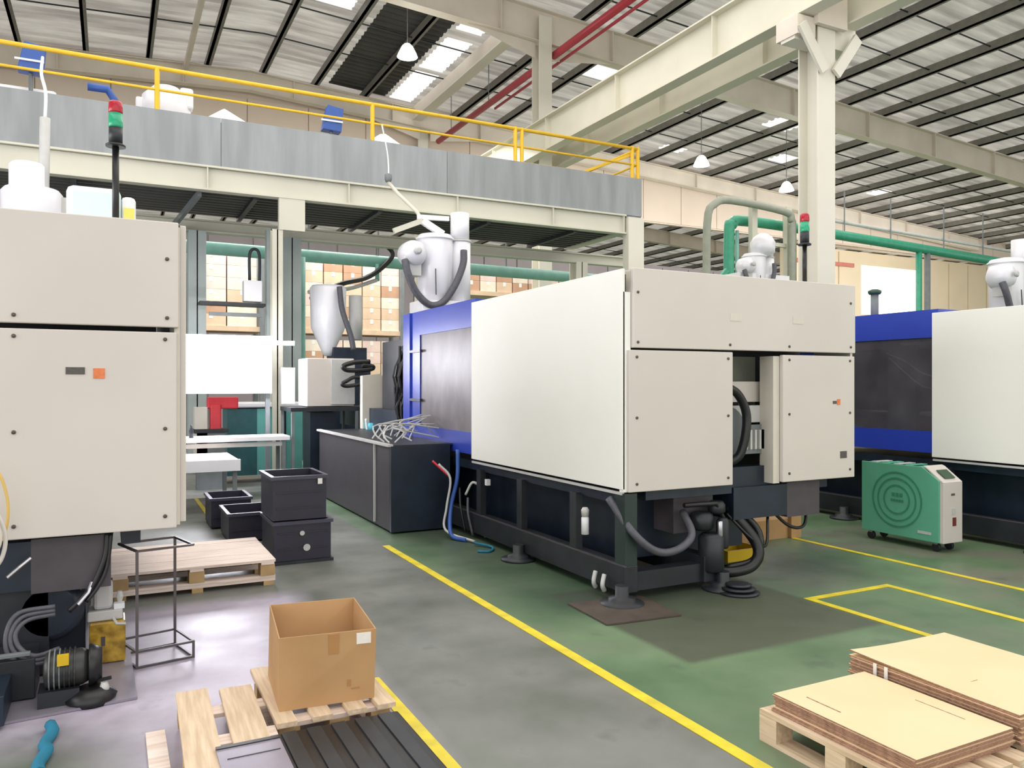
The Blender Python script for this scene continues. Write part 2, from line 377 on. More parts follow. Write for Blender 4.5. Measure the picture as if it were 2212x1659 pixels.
# high-bay lamps
LAMPR = mat('glowing_acrylic_shade', (250, 248, 240), .4, var=0, emit=2.2)
def highbay(x, y, z, lab, power=60):
    r = root('high_bay_lamp', (x, y, z), lab, 'lamp')
    MB().lathe((x,y,z), [(.26,0),(.24,.06),(.14,.26),(.08,.32)], 20).build('reflector', LAMPR, r, smooth=True)
    MB().lathe((x,y,z-.03), [(.05,0),(.2,.02),(.24,.035)], 20).build('lens', LAMPM, r, smooth=True)
    MB().tube([(x,y,z+.3),(x,y,rz(x)-.1)], .012, 5).build('hanger', MGREY, r)
    l = bpy.data.lights.new('lamp_light', 'POINT'); l.energy = power; l.shadow_soft_size = .25; l.color = (1,.97,.9)
    o = bpy.data.objects.new('lamp_light', l); o.location = (0,0,-.2); o.parent = r; col.objects.link(o)
highbay(6.7, 19, 9.9, 'glowing round high bay lamp above the platform railing')
highbay(17.1, 20, 8.7, 'small glowing high bay lamp below the roof purlins, just past the crane girders')
highbay(21.5, 20.6, 8.5, 'high bay lamp hanging close beside the front column')
# ================================================================ MEZZANINE
mz = root('mezzanine_platform', (4, 14.2, 4.6), 'grey faced steel platform on cream beams spanning behind the machines', 'platform')
Y1 = 13.2; XE = 9.7; XL = -6
x = XL
k = 0
segs = [XL, -2.4, 1.55, 5.4, XE]
for a, b_ in zip(segs[:-1], segs[1:]):
    MB().box(a+.004,Y1-.03,5.03,b_-.004,Y1,5.80).build('fascia_panel', GALV, mz)
MB().box(XL,Y1,5.0,XE,Y1+.02,5.74).build('fascia_backing', GALV, mz)
em = MB(); em.box(XL,Y1+.02,4.66,9.3,Y1+.05,5.02); em.box(XL,Y1-.06,4.64,9.3,Y1+.12,4.67); em.box(XL,Y1-.06,5.0,9.3,Y1+.12,5.03); em.build('edge_beam', BEAM, mz)
for xx in (-4.2,-2.1, 1.35, 3.6, 5.6, 7.6, 9.25): MB().box(xx-.01,Y1-.05,4.67,xx+.01,Y1+.1,5.0).build('stiffener', BEAM, mz)
MB().box(XL,Y1+.1,5.0,XE,15.4,5.06).build('deck_plate', MGREY, mz)
SOFF = mat('deck_underside', (92, 92, 88), .6, var=.25, scale=2, stretch=(.3, 5, 1))
MB().box(XL,Y1+.12,4.70,9.2,15.3,4.72).build('soffit_sheet', SOFF, mz)
for k_ in range(10): MB().box(XL,Y1+.22+k_*.2,4.665,9.2,Y1+.28+k_*.2,4.70).build('soffit_rib', SOFF, mz)
for xx in (-3.5,-.5,2.1,4.2,6.3,8.2): MB().box(xx-.04,Y1+.12,4.60,xx+.04,15.3,4.665).build('joist', DGREY, mz)
eb = MB(); eb.box(9.2,Y1+.1,4.66,9.24,15.3,5.0); eb.box(9.12,Y1+.1,4.64,9.32,15.3,4.67); eb.build('end_beam', BEAM, mz)
lb = MB(); lb.box(XL,15.3,4.37,11.1,15.33,4.56); lb.box(XL,15.22,4.35,11.1,15.42,4.38); lb.box(XL,15.22,4.55,11.1,15.42,4.58); lb.build('rear_beam', BEAM, mz)
MB().box(2.44,13.15,4.12,2.86,13.25,4.64).build('bracket_box', BEAM, mz)
MB().box(9.32,13.1,3.5,9.70,13.3,4.98).build('hanger_post', COLM, mz)
def post(x, y, w, z1, m, nm='post'):
    q = MB(); q.box(x-w,y-w,0,x+w,y-w+.02,z1); q.box(x-w,y+w-.02,0,x+w,y+w,z1); q.box(x-.01,y-w,0,x+.01,y+w,z1); return q.build(nm, m, mz)
post(2.42, 13.25, .085, 4.12, BEAM); post(3.05, 15.3, .17, 4.36, POSTG); post(1.38, 15.3, .15, 4.36, POSTG); post(9.5, 15.3, .15, 4.36, COLM); post(2.55,14.5,.09,4.36,POSTG)
MB().bar((1.25,13.35,4.62),(.95,15.2,4.36),.06,.1).build('brace', MGREY, mz)
# guard rail
gr = root('guard_rail', (4, Y1, 5.8), 'yellow tubular safety railing along the platform edge', 'railing')
for zz, rr, nm in ((6.47,.035,'top_rail'),(6.14,.022,'middle_rail')):
    MB().tube([(XL,Y1+.03,zz),(9.66,Y1+.03,zz-.05)], rr, 8).build(nm, YEL, gr, smooth=True)
for xx in (-4.1, .63, 4.03, 6.81, 6.95, 9.5, 9.64): MB().tube([(xx,Y1+.03,5.74),(xx,Y1+.03,6.46)], .038, 8).build('rail_post', YEL, gr)
MB().tube([(9.64,Y1+.03,6.42),(9.64,15.2,6.42)], .035, 8).build('top_rail', YEL, gr); MB().tube([(9.64,Y1+.03,6.1),(9.64,15.2,6.1)], .022, 8).build('middle_rail', YEL, gr)
MB().bar((8.3,13.6,5.8),(9.5,13.3,6.3),.05).build('rail_brace', YEL, gr); MB().tube([(6.9,15.2,6.42),(9.64,15.2,6.42)], .03, 8).build('top_rail', YEL, gr)
MB().tube([(9.64,15.2,5.8),(9.64,15.2,6.45)], .038, 8).build('rail_post', YEL, gr)
# things on the platform
def ctrl(x, lab, z=6.28):
    r = root('control_box', (x, 13.9, 5.06), lab, 'box')
    q = MB().prism([(x-.17,z-.2),(x+.16,z-.22),(x+.2,z+.2),(x-.08,z+.24)], 'y', 13.8, 14.0).build('body', BLUEB, r, bevel=.01)
    MB().box(x-.2,13.78,z-.06,x+.18,13.8,z-.03).build('band', WHITE, r)
    MB().tube([(x,13.9,5.06),(x,13.9,z-.2)], .03, 8).build('stand_pole', MGREY, r)
ctrl(-1.08, 'tilted blue control box standing above the far end of the railing, over the near cabinet', 6.5)
ctrl(3.48, 'blue control box on the platform near the railing middle', 6.28)
MB().tube([(-.32,13.7,6.16),(-.05,13.7,6.16),(.05,13.75,6.02),(.05,13.8,5.3),(.05,13.9,5.07)], .06, 10).build('blue_duct', BLUEB, smooth=True, label='short blue pipe elbow on the platform near the railing', cat='pipe')
r = root('hopper_loader', (.8, 14, 5.06), 'white hopper loader with rounded hood on the platform behind the railing', 'machine')
MB().lathe((.8,14.0,5.06), [(.3,0),(.34,.3),(.38,.9),(.36,1.2),(.2,1.36)], 20).build('tank', WHITEM, r, smooth=True)
MB().box(.35,13.9,5.9,.62,14.1,6.2).build('blower', WHITE, r, bevel=.03); MB().box(1.0,13.8,6.08,1.2,14.05,6.42).build('hood', WHITE, r, bevel=.04)
MB().tube([(1.1,13.7,5.9),(1.3,13.7,5.6),(1.35,13.75,5.2)], .05, 8).build('outlet_tube', LGREY, r, smooth=True)
wt = root('white_tank', (-1.9, 14.2, 5.06), 'long low white tank at the left end of the platform', 'tank')
MB().box(-3.6,14.06,5.07,-.75,14.6,6.14).build('body', WHITE, wt, bevel=.05); MB().box(-3.2,14.1,6.14,-2.6,14.4,6.2).build('hatch', LGREY, wt, bevel=.02)
def sack(nm, x0, x1, z0, z1, y, lab):
    n = 9; q = MB(); pts = []
    for i in range(n):
        t = i/(n-1); xx = x0+(x1-x0)*t; zz = z0+(z1-z0)*(sin(pi*min(t*1.3,1))**.7 if t < .77 else .12)
        pts.append((xx, y, max(z0+.04, (z0+zz)/2), max(.02,(zz-z0)/2)))
    q.tube([(a,b_,c_) for a,b_,c_,_ in pts], 0, 12, rs=[p[3] for p in pts]); return q.build(nm, WHITE, smooth=True, label=lab, cat='bag')
sack('resin_sack', 1.44, 2.2, 5.06, 6.25, 14.1, 'slumped white resin sack on the platform beside the white hopper loader')
sack('resin_sack', 4.3, 5.0, 5.06, 6.3, 14.3, 'pale crumpled sack on the platform near the red pipe end')
sack('resin_sack', 5.6, 6.9, 5.06, 5.95, 14.3, 'low white sack on the platform beside the paired railing posts')
# ================================================================ MOULDING MACHINES
def screw(x, y, z, par): MB().lathe((x,y,z), [(.011,0),(.011,-.006),(.005,-.009)], 8, 'y').build('screw', SCREW, par)
def machine(dx, dy, lab, glass, front=True, z0=.8, zt=2.46, zm=1.86, right_strip=False):
    X = lambda v: v+dx
    Y = lambda v: v+dy
    r = root('moulding_machine', (X(4.6), Y(8.5), 0), lab, 'machine')
    def B(nm, m, a, b_, c_, d_, e, f, bevel=0, par=None, **kw): return MB().box(X(a),Y(b_),c_,X(d_),Y(e),f).build(nm, m, par or r, bevel=bevel, **kw)
    # clamp end panels
    up = B('upper_panel', CREAM, 3.43,4.76,zm+.008,5.79,4.80,zt, .006)
    B('upper_panel_side', CREAM2, 3.43,4.80,zm+.008,3.45,5.1,zt-.01, 0)
    B('top_cover', CREAM2, 3.45,4.80,zt-.03,5.79,7.5,zt-.01)
    lp = B('lower_panel', CREAM, 3.39,4.76,z0,4.39,4.80,zm-.008, .006)
    rp_ = B('lower_panel', CREAM, 4.93,4.76,z0-.01,5.78,4.80,zm-.02, .006)
    B('panel_return', CREAM2, 4.86,4.80,z0-.02,4.93,4.95,zm-.03)
    B('corner_strip', SIDEW, 3.36,4.79,z0,3.425,4.84,2.28 if not right_strip else 2.28)
    B('panel_return', CREAM2, 5.77,4.80,z0,5.80,5.2,zt-.02)
    if front:
        for sx, sz in ((3.47,2.28),(3.47,zm+.05),(4.36,zm+.05),(5.0,zm+.05),(5.73,zm+.06),(5.73,2.3)): screw(X(sx),Y(4.76),sz,up)
        if not right_strip:
            for sx in (4.42, 5.1):
                B('label_mark', CREAM2, sx-.06,4.757,2.10,sx+.06,4.76,2.16, par=up)
        for sz in (zm-.06,1.35,z0+.06):
            screw(X(3.46),Y(4.76),sz,lp); screw(X(4.34),Y(4.76),sz,lp)
            screw(X(5.0),Y(4.76),sz,rp_); screw(X(5.72),Y(4.76),sz,rp_)
    if front and not right_strip:
        B('sticker', ORANGE, 5.56,4.757,1.42,5.60,4.76,1.47, par=rp_); B('sticker', DLAB, 5.51,4.757,1.43,5.555,4.76,1.455, par=rp_)
        B('sticker', DLAB, 5.60,4.757,.96,5.68,4.76,1.02, par=rp_)
        # machinery seen in the gap between the lower panels
        B('inner_frame', mat('inner_grey_green', (168,174,158), .5), 4.30,5.25,1.15,5.1,5.3,1.84)
        B('inner_ledge', CREAM, 4.3,5.0,1.45,5.1,5.25,1.62)
        B('toggle_plate', LGREY, 4.35,4.95,1.28,5.0,5.2,1.42); B('toggle_plate', MGREY, 4.35,4.93,1.02,5.0,5.2,1.26)
        MB().lathe((X(4.47),Y(4.92),1.22), [(.2,0),(.2,.25),(.1,.28)], 24, 'y').build('cylinder_flange', MGREY, r, smooth=True)
        hose('hydraulic_hose', [(X(4.36),Y(4.84),1.58),(X(4.50),Y(4.84),1.53),(X(4.60),Y(4.84),1.38),(X(4.60),Y(4.84),1.2),(X(4.55),Y(4.86),1.02),(X(4.45),Y(4.9),.95)], .036, BLACK, r)
        B('inner_beam', NAVY, 4.3,4.9,.76,5.0,5.1,.92)
        for kk in range(6): B('cooling_fin', LGREY, 4.66+kk*.05,4.9,1.06,4.68+kk*.05,4.93,1.22)
    # sliding side door and blue guard
    if not right_strip:
        sd = MB().box(X(3.35),Y(4.79),z0+.02,X(3.375),Y(7.51),zt-.01).build('side_door', SIDEW, r, bevel=.004)
        B('door_rail', LGREY, 3.35,4.80,z0-.02,3.375,7.5,z0+.0)
        B('door_gap', BLACK, 3.375,4.80,z0,3.39,4.83,zt-.05)
        gd = MB()
        gx0, gx1 = 3.37, 3.40; ztop = zt+.03; zb = .86
        def GB(a, b_, c_, d_): gd.box(X(gx0),Y(a),c_,X(gx1),Y(b_),d_)
        GB(9.10,9.72,zb,ztop); GB(7.45,9.10,zb,1.09); GB(7.45,9.10,2.20 if dx == 0 else 2.10,ztop)
        g_ = gd.build('blue_guard', BLUE, r)
        B('window_pane', glass, 3.385,7.45,1.09,3.392,9.10,2.2, par=g_)
        B('guard_handle', NAVY, 3.34,9.02,1.99,3.37,9.4,2.02, par=g_); B('guard_handle', NAVY, 3.34,9.02,1.39,3.37,9.4,1.42, par=g_)
        B('guard_post', BLUE, 3.345,9.4,zb,3.37,9.46,ztop, par=g_)
        B('guard_top', BLUE, 3.4,7.45,ztop-.03,5.6,9.72,ztop)
        B('guard_end', NAVY, 3.42,9.66,.9,5.6,9.72,ztop-.05)
        B('inner_dark', DGREY, 4.2,7.6,.9,5.4,9.6,2.2)
        B('platen', MGREY, 3.62,7.9,1.0,5.3,8.25,2.25); B('platen', MGREY, 3.62,8.85,1.0,5.3,9.15,2.25)
        for zz in (1.25, 2.05): MB().tube([(X(3.75),Y(7.5),zz),(X(3.75),Y(9.6),zz)], .06, 12).build('tie_bar', SHINY, r, smooth=True)
        B('inner_floor', DGREY, 3.45,7.5,.9,5.4,9.6,.98)
        hose('inner_cable', [(X(3.47),Y(8.15),1.95),(X(3.46),Y(7.9),1.85),(X(3.46),Y(7.7),1.72),(X(3.46),Y(7.46),1.66)], .008, WHITE, r, n=6)
        hose('inner_cable', [(X(3.47),Y(8.12),1.9),(X(3.46),Y(7.9),1.72),(X(3.46),Y(7.7),1.58),(X(3.46),Y(7.46),1.52)], .008, WHITE, r, n=6)
        MB().tube([(X(3.5),Y(7.46),2.14 if dx == 0 else 2.05),(X(3.5),Y(8.0),2.14 if dx == 0 else 2.05)], .016, 8).build('inner_light', WHITE, r)
    if right_strip:
        B('side_door', CREAM, 5.80,4.84,z0+.01,5.835,7.5,zt, .004)
        B('door_gap', BLACK, 5.785,4.83,z0,5.80,4.9,zt)
    B('clamp_core', DGREY, 3.5,5.3,z0,5.7,7.4,zt-.1)
    # base frame
    for xx in ((3.35, 3.47), (4.10, 4.22)):
        B('skid_beam', DGREY, xx[0],4.76,.06,xx[1],12.4,.26, .006)
    B('skid_lip', BROWNGREY, 3.35,4.76,.256,3.37,12.4,.264)
    B('top_beam', NAVY, 3.40,4.9,.70,3.5,12.4,.79)
    B('top_beam', NAVY, 5.5,4.9,.70,5.6,12.4,.79)
    B('cross_beam', DGREY, 3.47,4.80,.06,4.10,4.92,.2)
    B('front_post', mat('dark_green_steel', (38,52,50), .45) if dx == 0 else DGREY, 3.36,4.77,.06,3.47,4.9,.79)
    for yy in (5.45,6.4,7.3,8.3,9.3,10.6): B('base_post', DGREY, 3.36,yy,.26,3.42,yy+.1,.72)
    B('base_tank', NAVY, 3.62,5.2,.2,4.9,12.2,.76)
    B('oil_tank', BROWNGREY, 3.95,4.95,.42,4.35,5.2,.78)
    B('under_box', NAVY, 4.48,4.85,.5,5.07,5.2,.76); B('under_box', BROWNGREY, 5.07,4.85,.48,5.45,5.2,.77)
    B('under_ledge', NAVY, 3.6,4.84,.72,4.45,5.3,.79)
    for (fx, fy) in ((3.3,4.72),(4.25,4.72),(3.3,6.35),(3.3,8.6),(4.25,6.4)):
        MB().lathe((X(fx),Y(fy),0), [(.16,0),(.16,.02),(.10,.025),(.10,.05),(.05,.06),(.05,.14)], 18).build('levelling_foot', DGREY, r, smooth=True)
    return r
m2 = machine(0, 0, 'large cream and blue injection moulding machine in the middle of the hall', GLASSD)
m1 = machine(-5.45, .05, 'cream machine cabinet end standing nearest at the left, dark base below', GLASSD, right_strip=True, z0=.8, zt=2.51, zm=1.91)
m3 = machine(4.47, -2.05, 'second blue and white moulding machine at the right edge', GLASSK, front=False, zt=2.37)
# labels on the near cabinet
lp1 = [o for o in bpy.data.objects if o.parent == m1 and o.name.startswith('lower_panel')][-1]
MB().box(-.215,4.806,1.652,-.125,4.81,1.69).build('nameplate', DLAB, lp1); MB().box(-.085,4.806,1.63,-.03,4.81,1.685).build('warning_sticker', ORANGE, lp1)
# ---- details on the middle machine
def H2(nm, pts, r_, m, par=m2, **k): return hose(nm, pts, r_, m, par, **k)
H2('hydraulic_hose', [(3.34,4.95,.74),(3.42,4.74,.5),(3.6,4.70,.36),(3.8,4.70,.36),(3.96,4.74,.45),(4.0,4.9,.6)], .03, HOSE)
H2('hydraulic_hose', [(4.5,4.95,.6),(4.68,4.8,.3),(4.62,4.78,.14),(4.4,4.8,.1),(4.3,4.9,.12)], .045, BLACK)
H2('hydraulic_hose', [(4.58,4.95,.6),(4.75,4.85,.38),(4.66,4.8,.18),(4.4,4.85,.12)], .03, BLACK)
H2('cable', [(4.45,4.9,.55),(4.62,4.8,.35),(4.78,4.8,.28),(4.9,4.9,.5)], .012, BLACK)
H2('cable', [(5.0,5.0,.55),(5.2,4.95,.38),(5.38,4.95,.38),(5.45,5.0,.6)], .014, BLACK)
MB().lathe((3.32,5.25,.42), [(.03,0),(.03,.13),(.02,.14)], 14).build('filter_bowl', WHITE, m2, smooth=True)
MB().lathe((3.32,5.25,.56), [(.028,0),(.032,.05),(.02,.07)], 14).build('filter_head', LGREY, m2, smooth=True)
MB().box(3.36,7.15,.58,3.4,7.2,.64).build('gauge', WHITE, m2)
for (a, b_, c_, rr, ln) in ((4.2,4.8,.28,.10,.3),(4.16,4.86,.52,.09,.14),(4.32,4.8,.42,.05,.24),(4.3,4.85,.62,.07,.1)):
    MB().lathe((a,b_,c_-ln/2), [(rr*.8,0),(rr,.02),(rr,ln-.03),(rr*.7,ln)], 16).build('pump_body', DGREY, m2, smooth=True)
MB().lathe((4.24,4.74,.40), [(.018,0),(.022,.02),(.022,.12),(.018,.13)], 12).build('valve', SHINY, m2, smooth=True)
MB().tube([(3.95,4.82,.66),(4.25,4.8,.66),(4.38,4.84,.5),(4.36,4.84,.3)], .02, 8).build('pipe', BLACK, m2, smooth=True)
for k_ in range(3): MB().lathe((4.28,4.58,.0+k_*.028), [(.15-.03*k_,0),(.16-.03*k_,.014),(.13-.03*k_,.02)], 18).build('foot_disc', DGREY, m2, smooth=True)
for k_ in range(2): hose('hose_end', [(3.30,4.95+.12*k_,.17),(3.27,4.93+.12*k_,.1),(3.3,4.95+.12*k_,.05)], .018, LGREY, m2)
MB().quadbox([(2.92,4.35),(3.5,4.3),(3.55,4.85),(2.95,4.9)], .002, .012).build('anchor_plate', mat('rusty_plate', (84,74,66), .6, var=.3), label='dark rusty floor plate under the near foot of the middle machine', cat='plate')
# injection end of the middle machine
MB().box(2.66,8.05,.02,3.33,11.3,.93).build('injection_base', mat('base_side_grey', (58,54,60), .5, var=.15), m2, bevel=.008)
MB().box(2.655,8.04,.02,3.33,8.10,.935).build('base_end_panel', NAVY, m2)
MB().box(2.62,8.05,.93,2.68,11.3,.955).build('base_top_rail', LGREY, m2); MB().box(2.68,8.06,.93,3.4,11.3,.945).build('base_top', DGREY, m2)
MB().box(2.64,8.6,.05,2.66,8.63,.93).build('conduit', LGREY, m2)
MB().box(3.35,9.9,.95,4.9,12.8,1.25).build('injection_carriage', NAVY, m2)
MB().lathe((4.5,9.8,1.55), [(.2,0),(.22,.1),(.22,2.4),(.15,2.5)], 20, 'y').build('barrel', SHINY, m2, smooth=True)
MB().box(3.5,10.0,1.25,5.0,11.0,2.2).build('injection_cover', DGREY, m2)
q = MB()
for k_ in range(26):
    a = random.uniform(3.42,3.62); y_ = random.uniform(9.8,10.3)
    q.tube(arc([(a,y_,.95),(a+random.uniform(-.12,.1),y_+.05,1.3),(a+random.uniform(-.15,.15),y_,1.7),(a+random.uniform(-.02,.15),y_+.1,2.1)],3), .02, 5)
q.build('cable_bundle', BLACK, m2, kind='stuff')
q = MB()
for k_ in range(14):
    x_ = random.uniform(2.65,3.1); y_ = random.uniform(8.1,9.2)
    q.tube(arc([(x_,y_,.97),(x_+random.uniform(-.1,.15),y_+.1,1.02+random.random()*.1),(x_+random.uniform(0,.2),y_+.2,1.05+random.random()*.12),(3.35,y_+.3,.98+random.random()*.25)],3), .009, 5)
q.build('loose_cables', LGREY, m2, kind='stuff')
# beige feeder cabinet with coil hoses behind
fc = root('feeder_cabinet', (2.9, 11.8, 0), 'beige cabinet with a black cylinder bracket behind the machine base', 'cabinet')
MB().box(2.55,11.6,1.27,3.25,12.2,1.98).build('body', CREAM, fc, bevel=.01); MB().box(2.9,11.56,1.3,3.25,11.6,1.96).build('door', LGREY, fc)
MB().box(2.3,12.2,1.3,2.5,12.4,1.85).build('side_box', LGREY, fc)
MB().box(2.3,11.5,1.2,3.3,12.3,1.26).build('shelf', DGREY, fc); 
for xx, yy in ((2.33,11.52),(3.27,11.52),(2.33,12.28),(3.27,12.28)): MB().box(xx-.02,yy-.02,0,xx+.02,yy+.02,1.2).build('leg', MGREY, fc)
MB().box(2.62,11.7,.2,3.0,12.2,1.18).build('lower_drum', NAVY, fc)
cc = root('coiled_hose', (3.3, 11.3, 1.6), 'black zigzag hose loops hung in front of the beige cabinet', 'hose')
hose('hose', [(3.42,11.35,1.93),(3.2,11.35,1.92),(3.02,11.35,1.86),(3.1,11.35,1.80),(3.42,11.35,1.82),(3.46,11.35,1.86),(3.3,11.35,1.88)], .035, BLACK, cc)
hose('hose', [(3.1,11.35,1.66),(3.0,11.35,1.6),(3.1,11.35,1.57),(3.44,11.35,1.64),(3.2,11.35,1.7),(3.05,11.35,1.63)], .028, BLACK, cc)
pn = root('white_duct_cover', (3.45, 11.2, 0), 'pale curved cover with a teal foot behind the machine base', 'duct')
MB().prism([(3.25,.95),(3.55,.95),(3.68,1.2),(3.66,1.55),(3.52,1.75),(3.25,1.72)], 'y', 11.15, 11.28).build('cover', CREAM2, pn)
MB().lathe((3.42,11.1,.88), [(.1,0),(.14,.05),(.15,.16)], 16).build('teal_foot', mat('teal_foot', (60,170,190), .4), pn, smooth=True)
hose('white_tube', [(3.27,11.05,1.1),(3.3,11.05,.92),(3.4,11.05,.86),(3.5,11.05,.9),(3.56,11.05,1.05)], .016, WHITE, pn)
hose('black_tube', [(3.55,11.0,1.72),(3.68,11.0,1.5),(3.7,11.0,1.2),(3.64,11.0,.95)], .03, BLACK, pn); hose('white_strip', [(3.66,10.95,1.72),(3.76,10.95,1.5),(3.78,10.95,1.2),(3.76,10.95,1.05)], .022, WHITE, pn)
# wet cables hanging from the guard down to the floor
cb = root('air_hose_bundle', (3.0, 7.75, 0), 'blue and white air hoses hanging under the blue guard down to the floor', 'hoses')
for k_, (m_, pts) in enumerate(((BLUEB, [(3.3,7.75,.9),(3.28,7.72,.6),(3.2,7.7,.3),(3.12,7.5,.05),(3.2,7.3,.02)]), (LGREY, [(3.1,7.8,.75),(3.2,7.72,.6),(3.15,7.7,.3),(3.1,7.6,.08),(3.25,7.2,.02)]),
    (LGREY, [(3.28,7.5,.45),(3.34,7.45,.58),(3.42,7.4,.5),(3.38,7.4,.35),(3.42,7.4,.12),(3.44,7.35,.02)]), (BLACK, [(3.3,7.7,.5),(3.27,7.6,.3),(3.3,7.55,.05)]), (HOSE, [(3.35,7.6,.4),(3.31,7.5,.25),(3.34,7.45,.03)]),
    (REDP, [(3.05,7.85,.78),(3.12,7.78,.7),(3.2,7.74,.62)]), (TEALC, [(3.2,7.1,.03),(3.3,6.9,.015),(3.2,6.75,.012),(3.1,6.8,.012)]))):
    hose('air_hose', pts, .013 if m_ is not BLUEB else .022, m_, cb)
# ---------------------------------------------------------------- hopper dryers
def hopper(x, y, zb, lab, sc=1.0):
    r = root('hopper_dryer', (x, y, zb), lab, 'hopper')
    q = lambda a: a*sc
    MB().lathe((x,y,zb), [(q(.08),-q(.1)),(q(.16),q(.0)),(q(.27),q(.16)),(q(.28),q(1.02)),(q(.25),q(1.06)),(q(.1),q(1.09))], 28).build('drum', WHITEM, r, smooth=True)
    MB().lathe((x,y,zb+q(.98)), [(q(.3),0),(q(.3),q(.03))], 28).build('rim', WHITE, r, smooth=True)
    MB().lathe((x+q(.42),y,zb), [(q(.17),0),(q(.17),q(1.0))], 24).build('side_tube', WHITE, r, smooth=True)
    MB().lathe((x+q(.42),y,zb+q(1.02)), [(q(.15),0),(q(.15),q(.42))], 24).build('upper_tube', WHITE, r, smooth=True)
    MB().lathe((x+q(.42),y,zb+q(.98)), [(q(.18),0),(q(.18),q(.03))], 24).build('tube_rim', LGREY, r, smooth=True)
    MB().lathe((x-q(.42),y-.15,zb+q(.72)), [(q(.05),-q(.2)),(q(.17),-q(.16)),(q(.2),-q(.05)),(q(.2),q(.14)),(q(.12),q(.2))], 24, 'y').build('blower_fan', WHITEM, r, smooth=True)
    MB().lathe((x-q(.42),y-.36,zb+q(.74)), [(q(.05),0),(q(.06),-q(.03)),(q(.03),-q(.05))], 12, 'y').build('fan_hub', LGREY, r, smooth=True)
    MB().box(x-q(.5),y-.25,zb+q(.38),x-q(.32),y-.05,zb+q(.55)).build('motor_box', LGREY, r)
    hose('dryer_hose', [(x+q(.38),y-.25,zb+q(.82)),(x+q(.36),y-.27,zb+q(.6)),(x+q(.22),y-.3,zb+q(.28)),(x+q(.02),y-.3,zb-q(.0)),(x-q(.2),y-.3,zb-q(.06)),(x-q(.42),y-.3,zb+q(.12)),(x-q(.56),y-.3,zb+q(.42)),(x-q(.58),y-.25,zb+q(.6))], q(.055), HOSE, r, n=12)
    MB().tube([(x-q(.1),y-.3,zb+q(.1)),(x-q(.1),y-.28,zb+q(.5))], .008, 5).build('wire', BLACK, r)
    return r
hp = hopper(4.51, 11.5, 2.86, 'white hopper dryer with grey hose loop above the blue guard')
MB().box(4.2,11.2,2.5,4.95,11.8,2.88).build('support_frame', WHITE, hp)
MB().box(4.2,11.25,1.9,4.8,11.75,2.5).build('throat', NAVY, hp)
br = root('feed_bracket', (4.2, 11.3, 3.9), 'pale bent feed pipes forming a triangle over the white hopper', 'pipe')
MB().tube([(3.98,12.2,4.85),(4.05,11.9,4.6),(4.22,11.5,4.25),(4.28,11.45,4.1)], .03, 8).build('feed_pipe', BEAM, br, smooth=True)
MB().bar((4.28,11.45,4.12),(3.82,11.45,3.92),.06,.08).build('arm', BEAM, br); MB().bar((4.28,11.45,4.12),(4.62,11.45,3.94),.07,.1).build('arm', WHITE, br)
MB().bar((4.2,11.45,4.17),(4.72,11.45,4.19),.05,.07).build('arm', WHITE, br)
MB().lathe((3.98,12.2,4.85), [(.04,0),(.06,.04),(.06,.12),(.03,.14)], 12).build('pipe_end', MGREY, br, smooth=True)
hose('white_wire', [(4.0,12.6,5.9),(4.1,12.6,5.4),(4.02,12.3,4.9)], .012, WHITE, br)
h1 = root('hopper_dryer', (-.9, 11.5, 2.9), 'white hopper tank showing above the nearest machine cabinet', 'hopper')
MB().lathe((-.93,11.5,3.3), [(.2,0),(.2,1.02),(.17,1.05)], 24).build('upper_tube', WHITE, h1, smooth=True)
MB().lathe((-.88,11.5,3.2), [(.34,0),(.34,.78),(.3,.83)], 28).build('drum', WHITEM, h1, smooth=True)
MB().box(-1.3,11.2,2.6,-.4,11.9,3.2).build('support_frame', WHITE, h1)
MB().tube([(-.76,11.5,3.6),(-.74,11.5,4.95)], .06, 10).build('feed_pipe', LGREY, h1, smooth=True)
hose('feed_wire', [(-.74,11.5,4.95),(-.74,11.6,5.3),(-.8,11.8,5.6),(-.84,12.6,6.1)], .02, WHITE, h1)
MB().box(-.62,11.4,3.2,-.5,11.6,3.95).build('motor_box', LGREY, h1)
h3 = hopper(12.6, 13, 3.5, 'white hopper loader with dome seen over the middle machine near the column', .9)
MB().box(12.0,12.8,3.2,13.45,13.4,4.0).build('lower_body', WHITE, h3); MB().lathe((12.75,12.9,4.4), [(.12,0),(.26,.08),(.27,.3),(.2,.42),(.08,.5)], 20).build('dome', WHITEM, h3, smooth=True)
for k_ in range(4): MB().box(12.35+k_*.25,12.78,3.75,12.45+k_*.25,12.8,3.88).build('vent', MGREY, h3)
MB().box(12.0,12.8,0,13.4,13.4,3.2).build('stand', NAVY, h3)
h4 = hopper(12.55, 7.5, 2.6, 'white hopper with grey hose on the machine at the right edge', .9)
MB().box(12.1,7.2,2.3,13.2,7.8,2.6).build('support_frame', WHITE, h4); MB().box(12.15,7.25,0,13.1,7.75,2.3).build('stand', NAVY, h4)
h5 = root('hopper_dryer', (3.25, 14.2, 1.9), 'far grey white conical hopper behind the beige cabinet', 'hopper')
MB().lathe((3.45,14.0,2.1), [(.08,0),(.12,.1),(.3,.5),(.32,1.2),(.28,1.25)], 24).build('drum', WHITEM, h5, smooth=True)
MB().lathe((3.95,14.0,2.4), [(.12,0),(.12,.8)], 16).build('side_tube', LGREY, h5, smooth=True)
MB().box(3.5,13.8,1.85,4.1,14.3,2.25).build('base_box', NAVY, h5)
hose('dryer_hose', [(3.55,13.6,3.3),(3.6,13.6,2.9),(3.75,13.6,2.45),(3.8,13.6,2.2)], .05, HOSE, h5)
MB().box(3.4,13.9,0,4.2,14.2,1.86).build('stand', NAVY, h5)
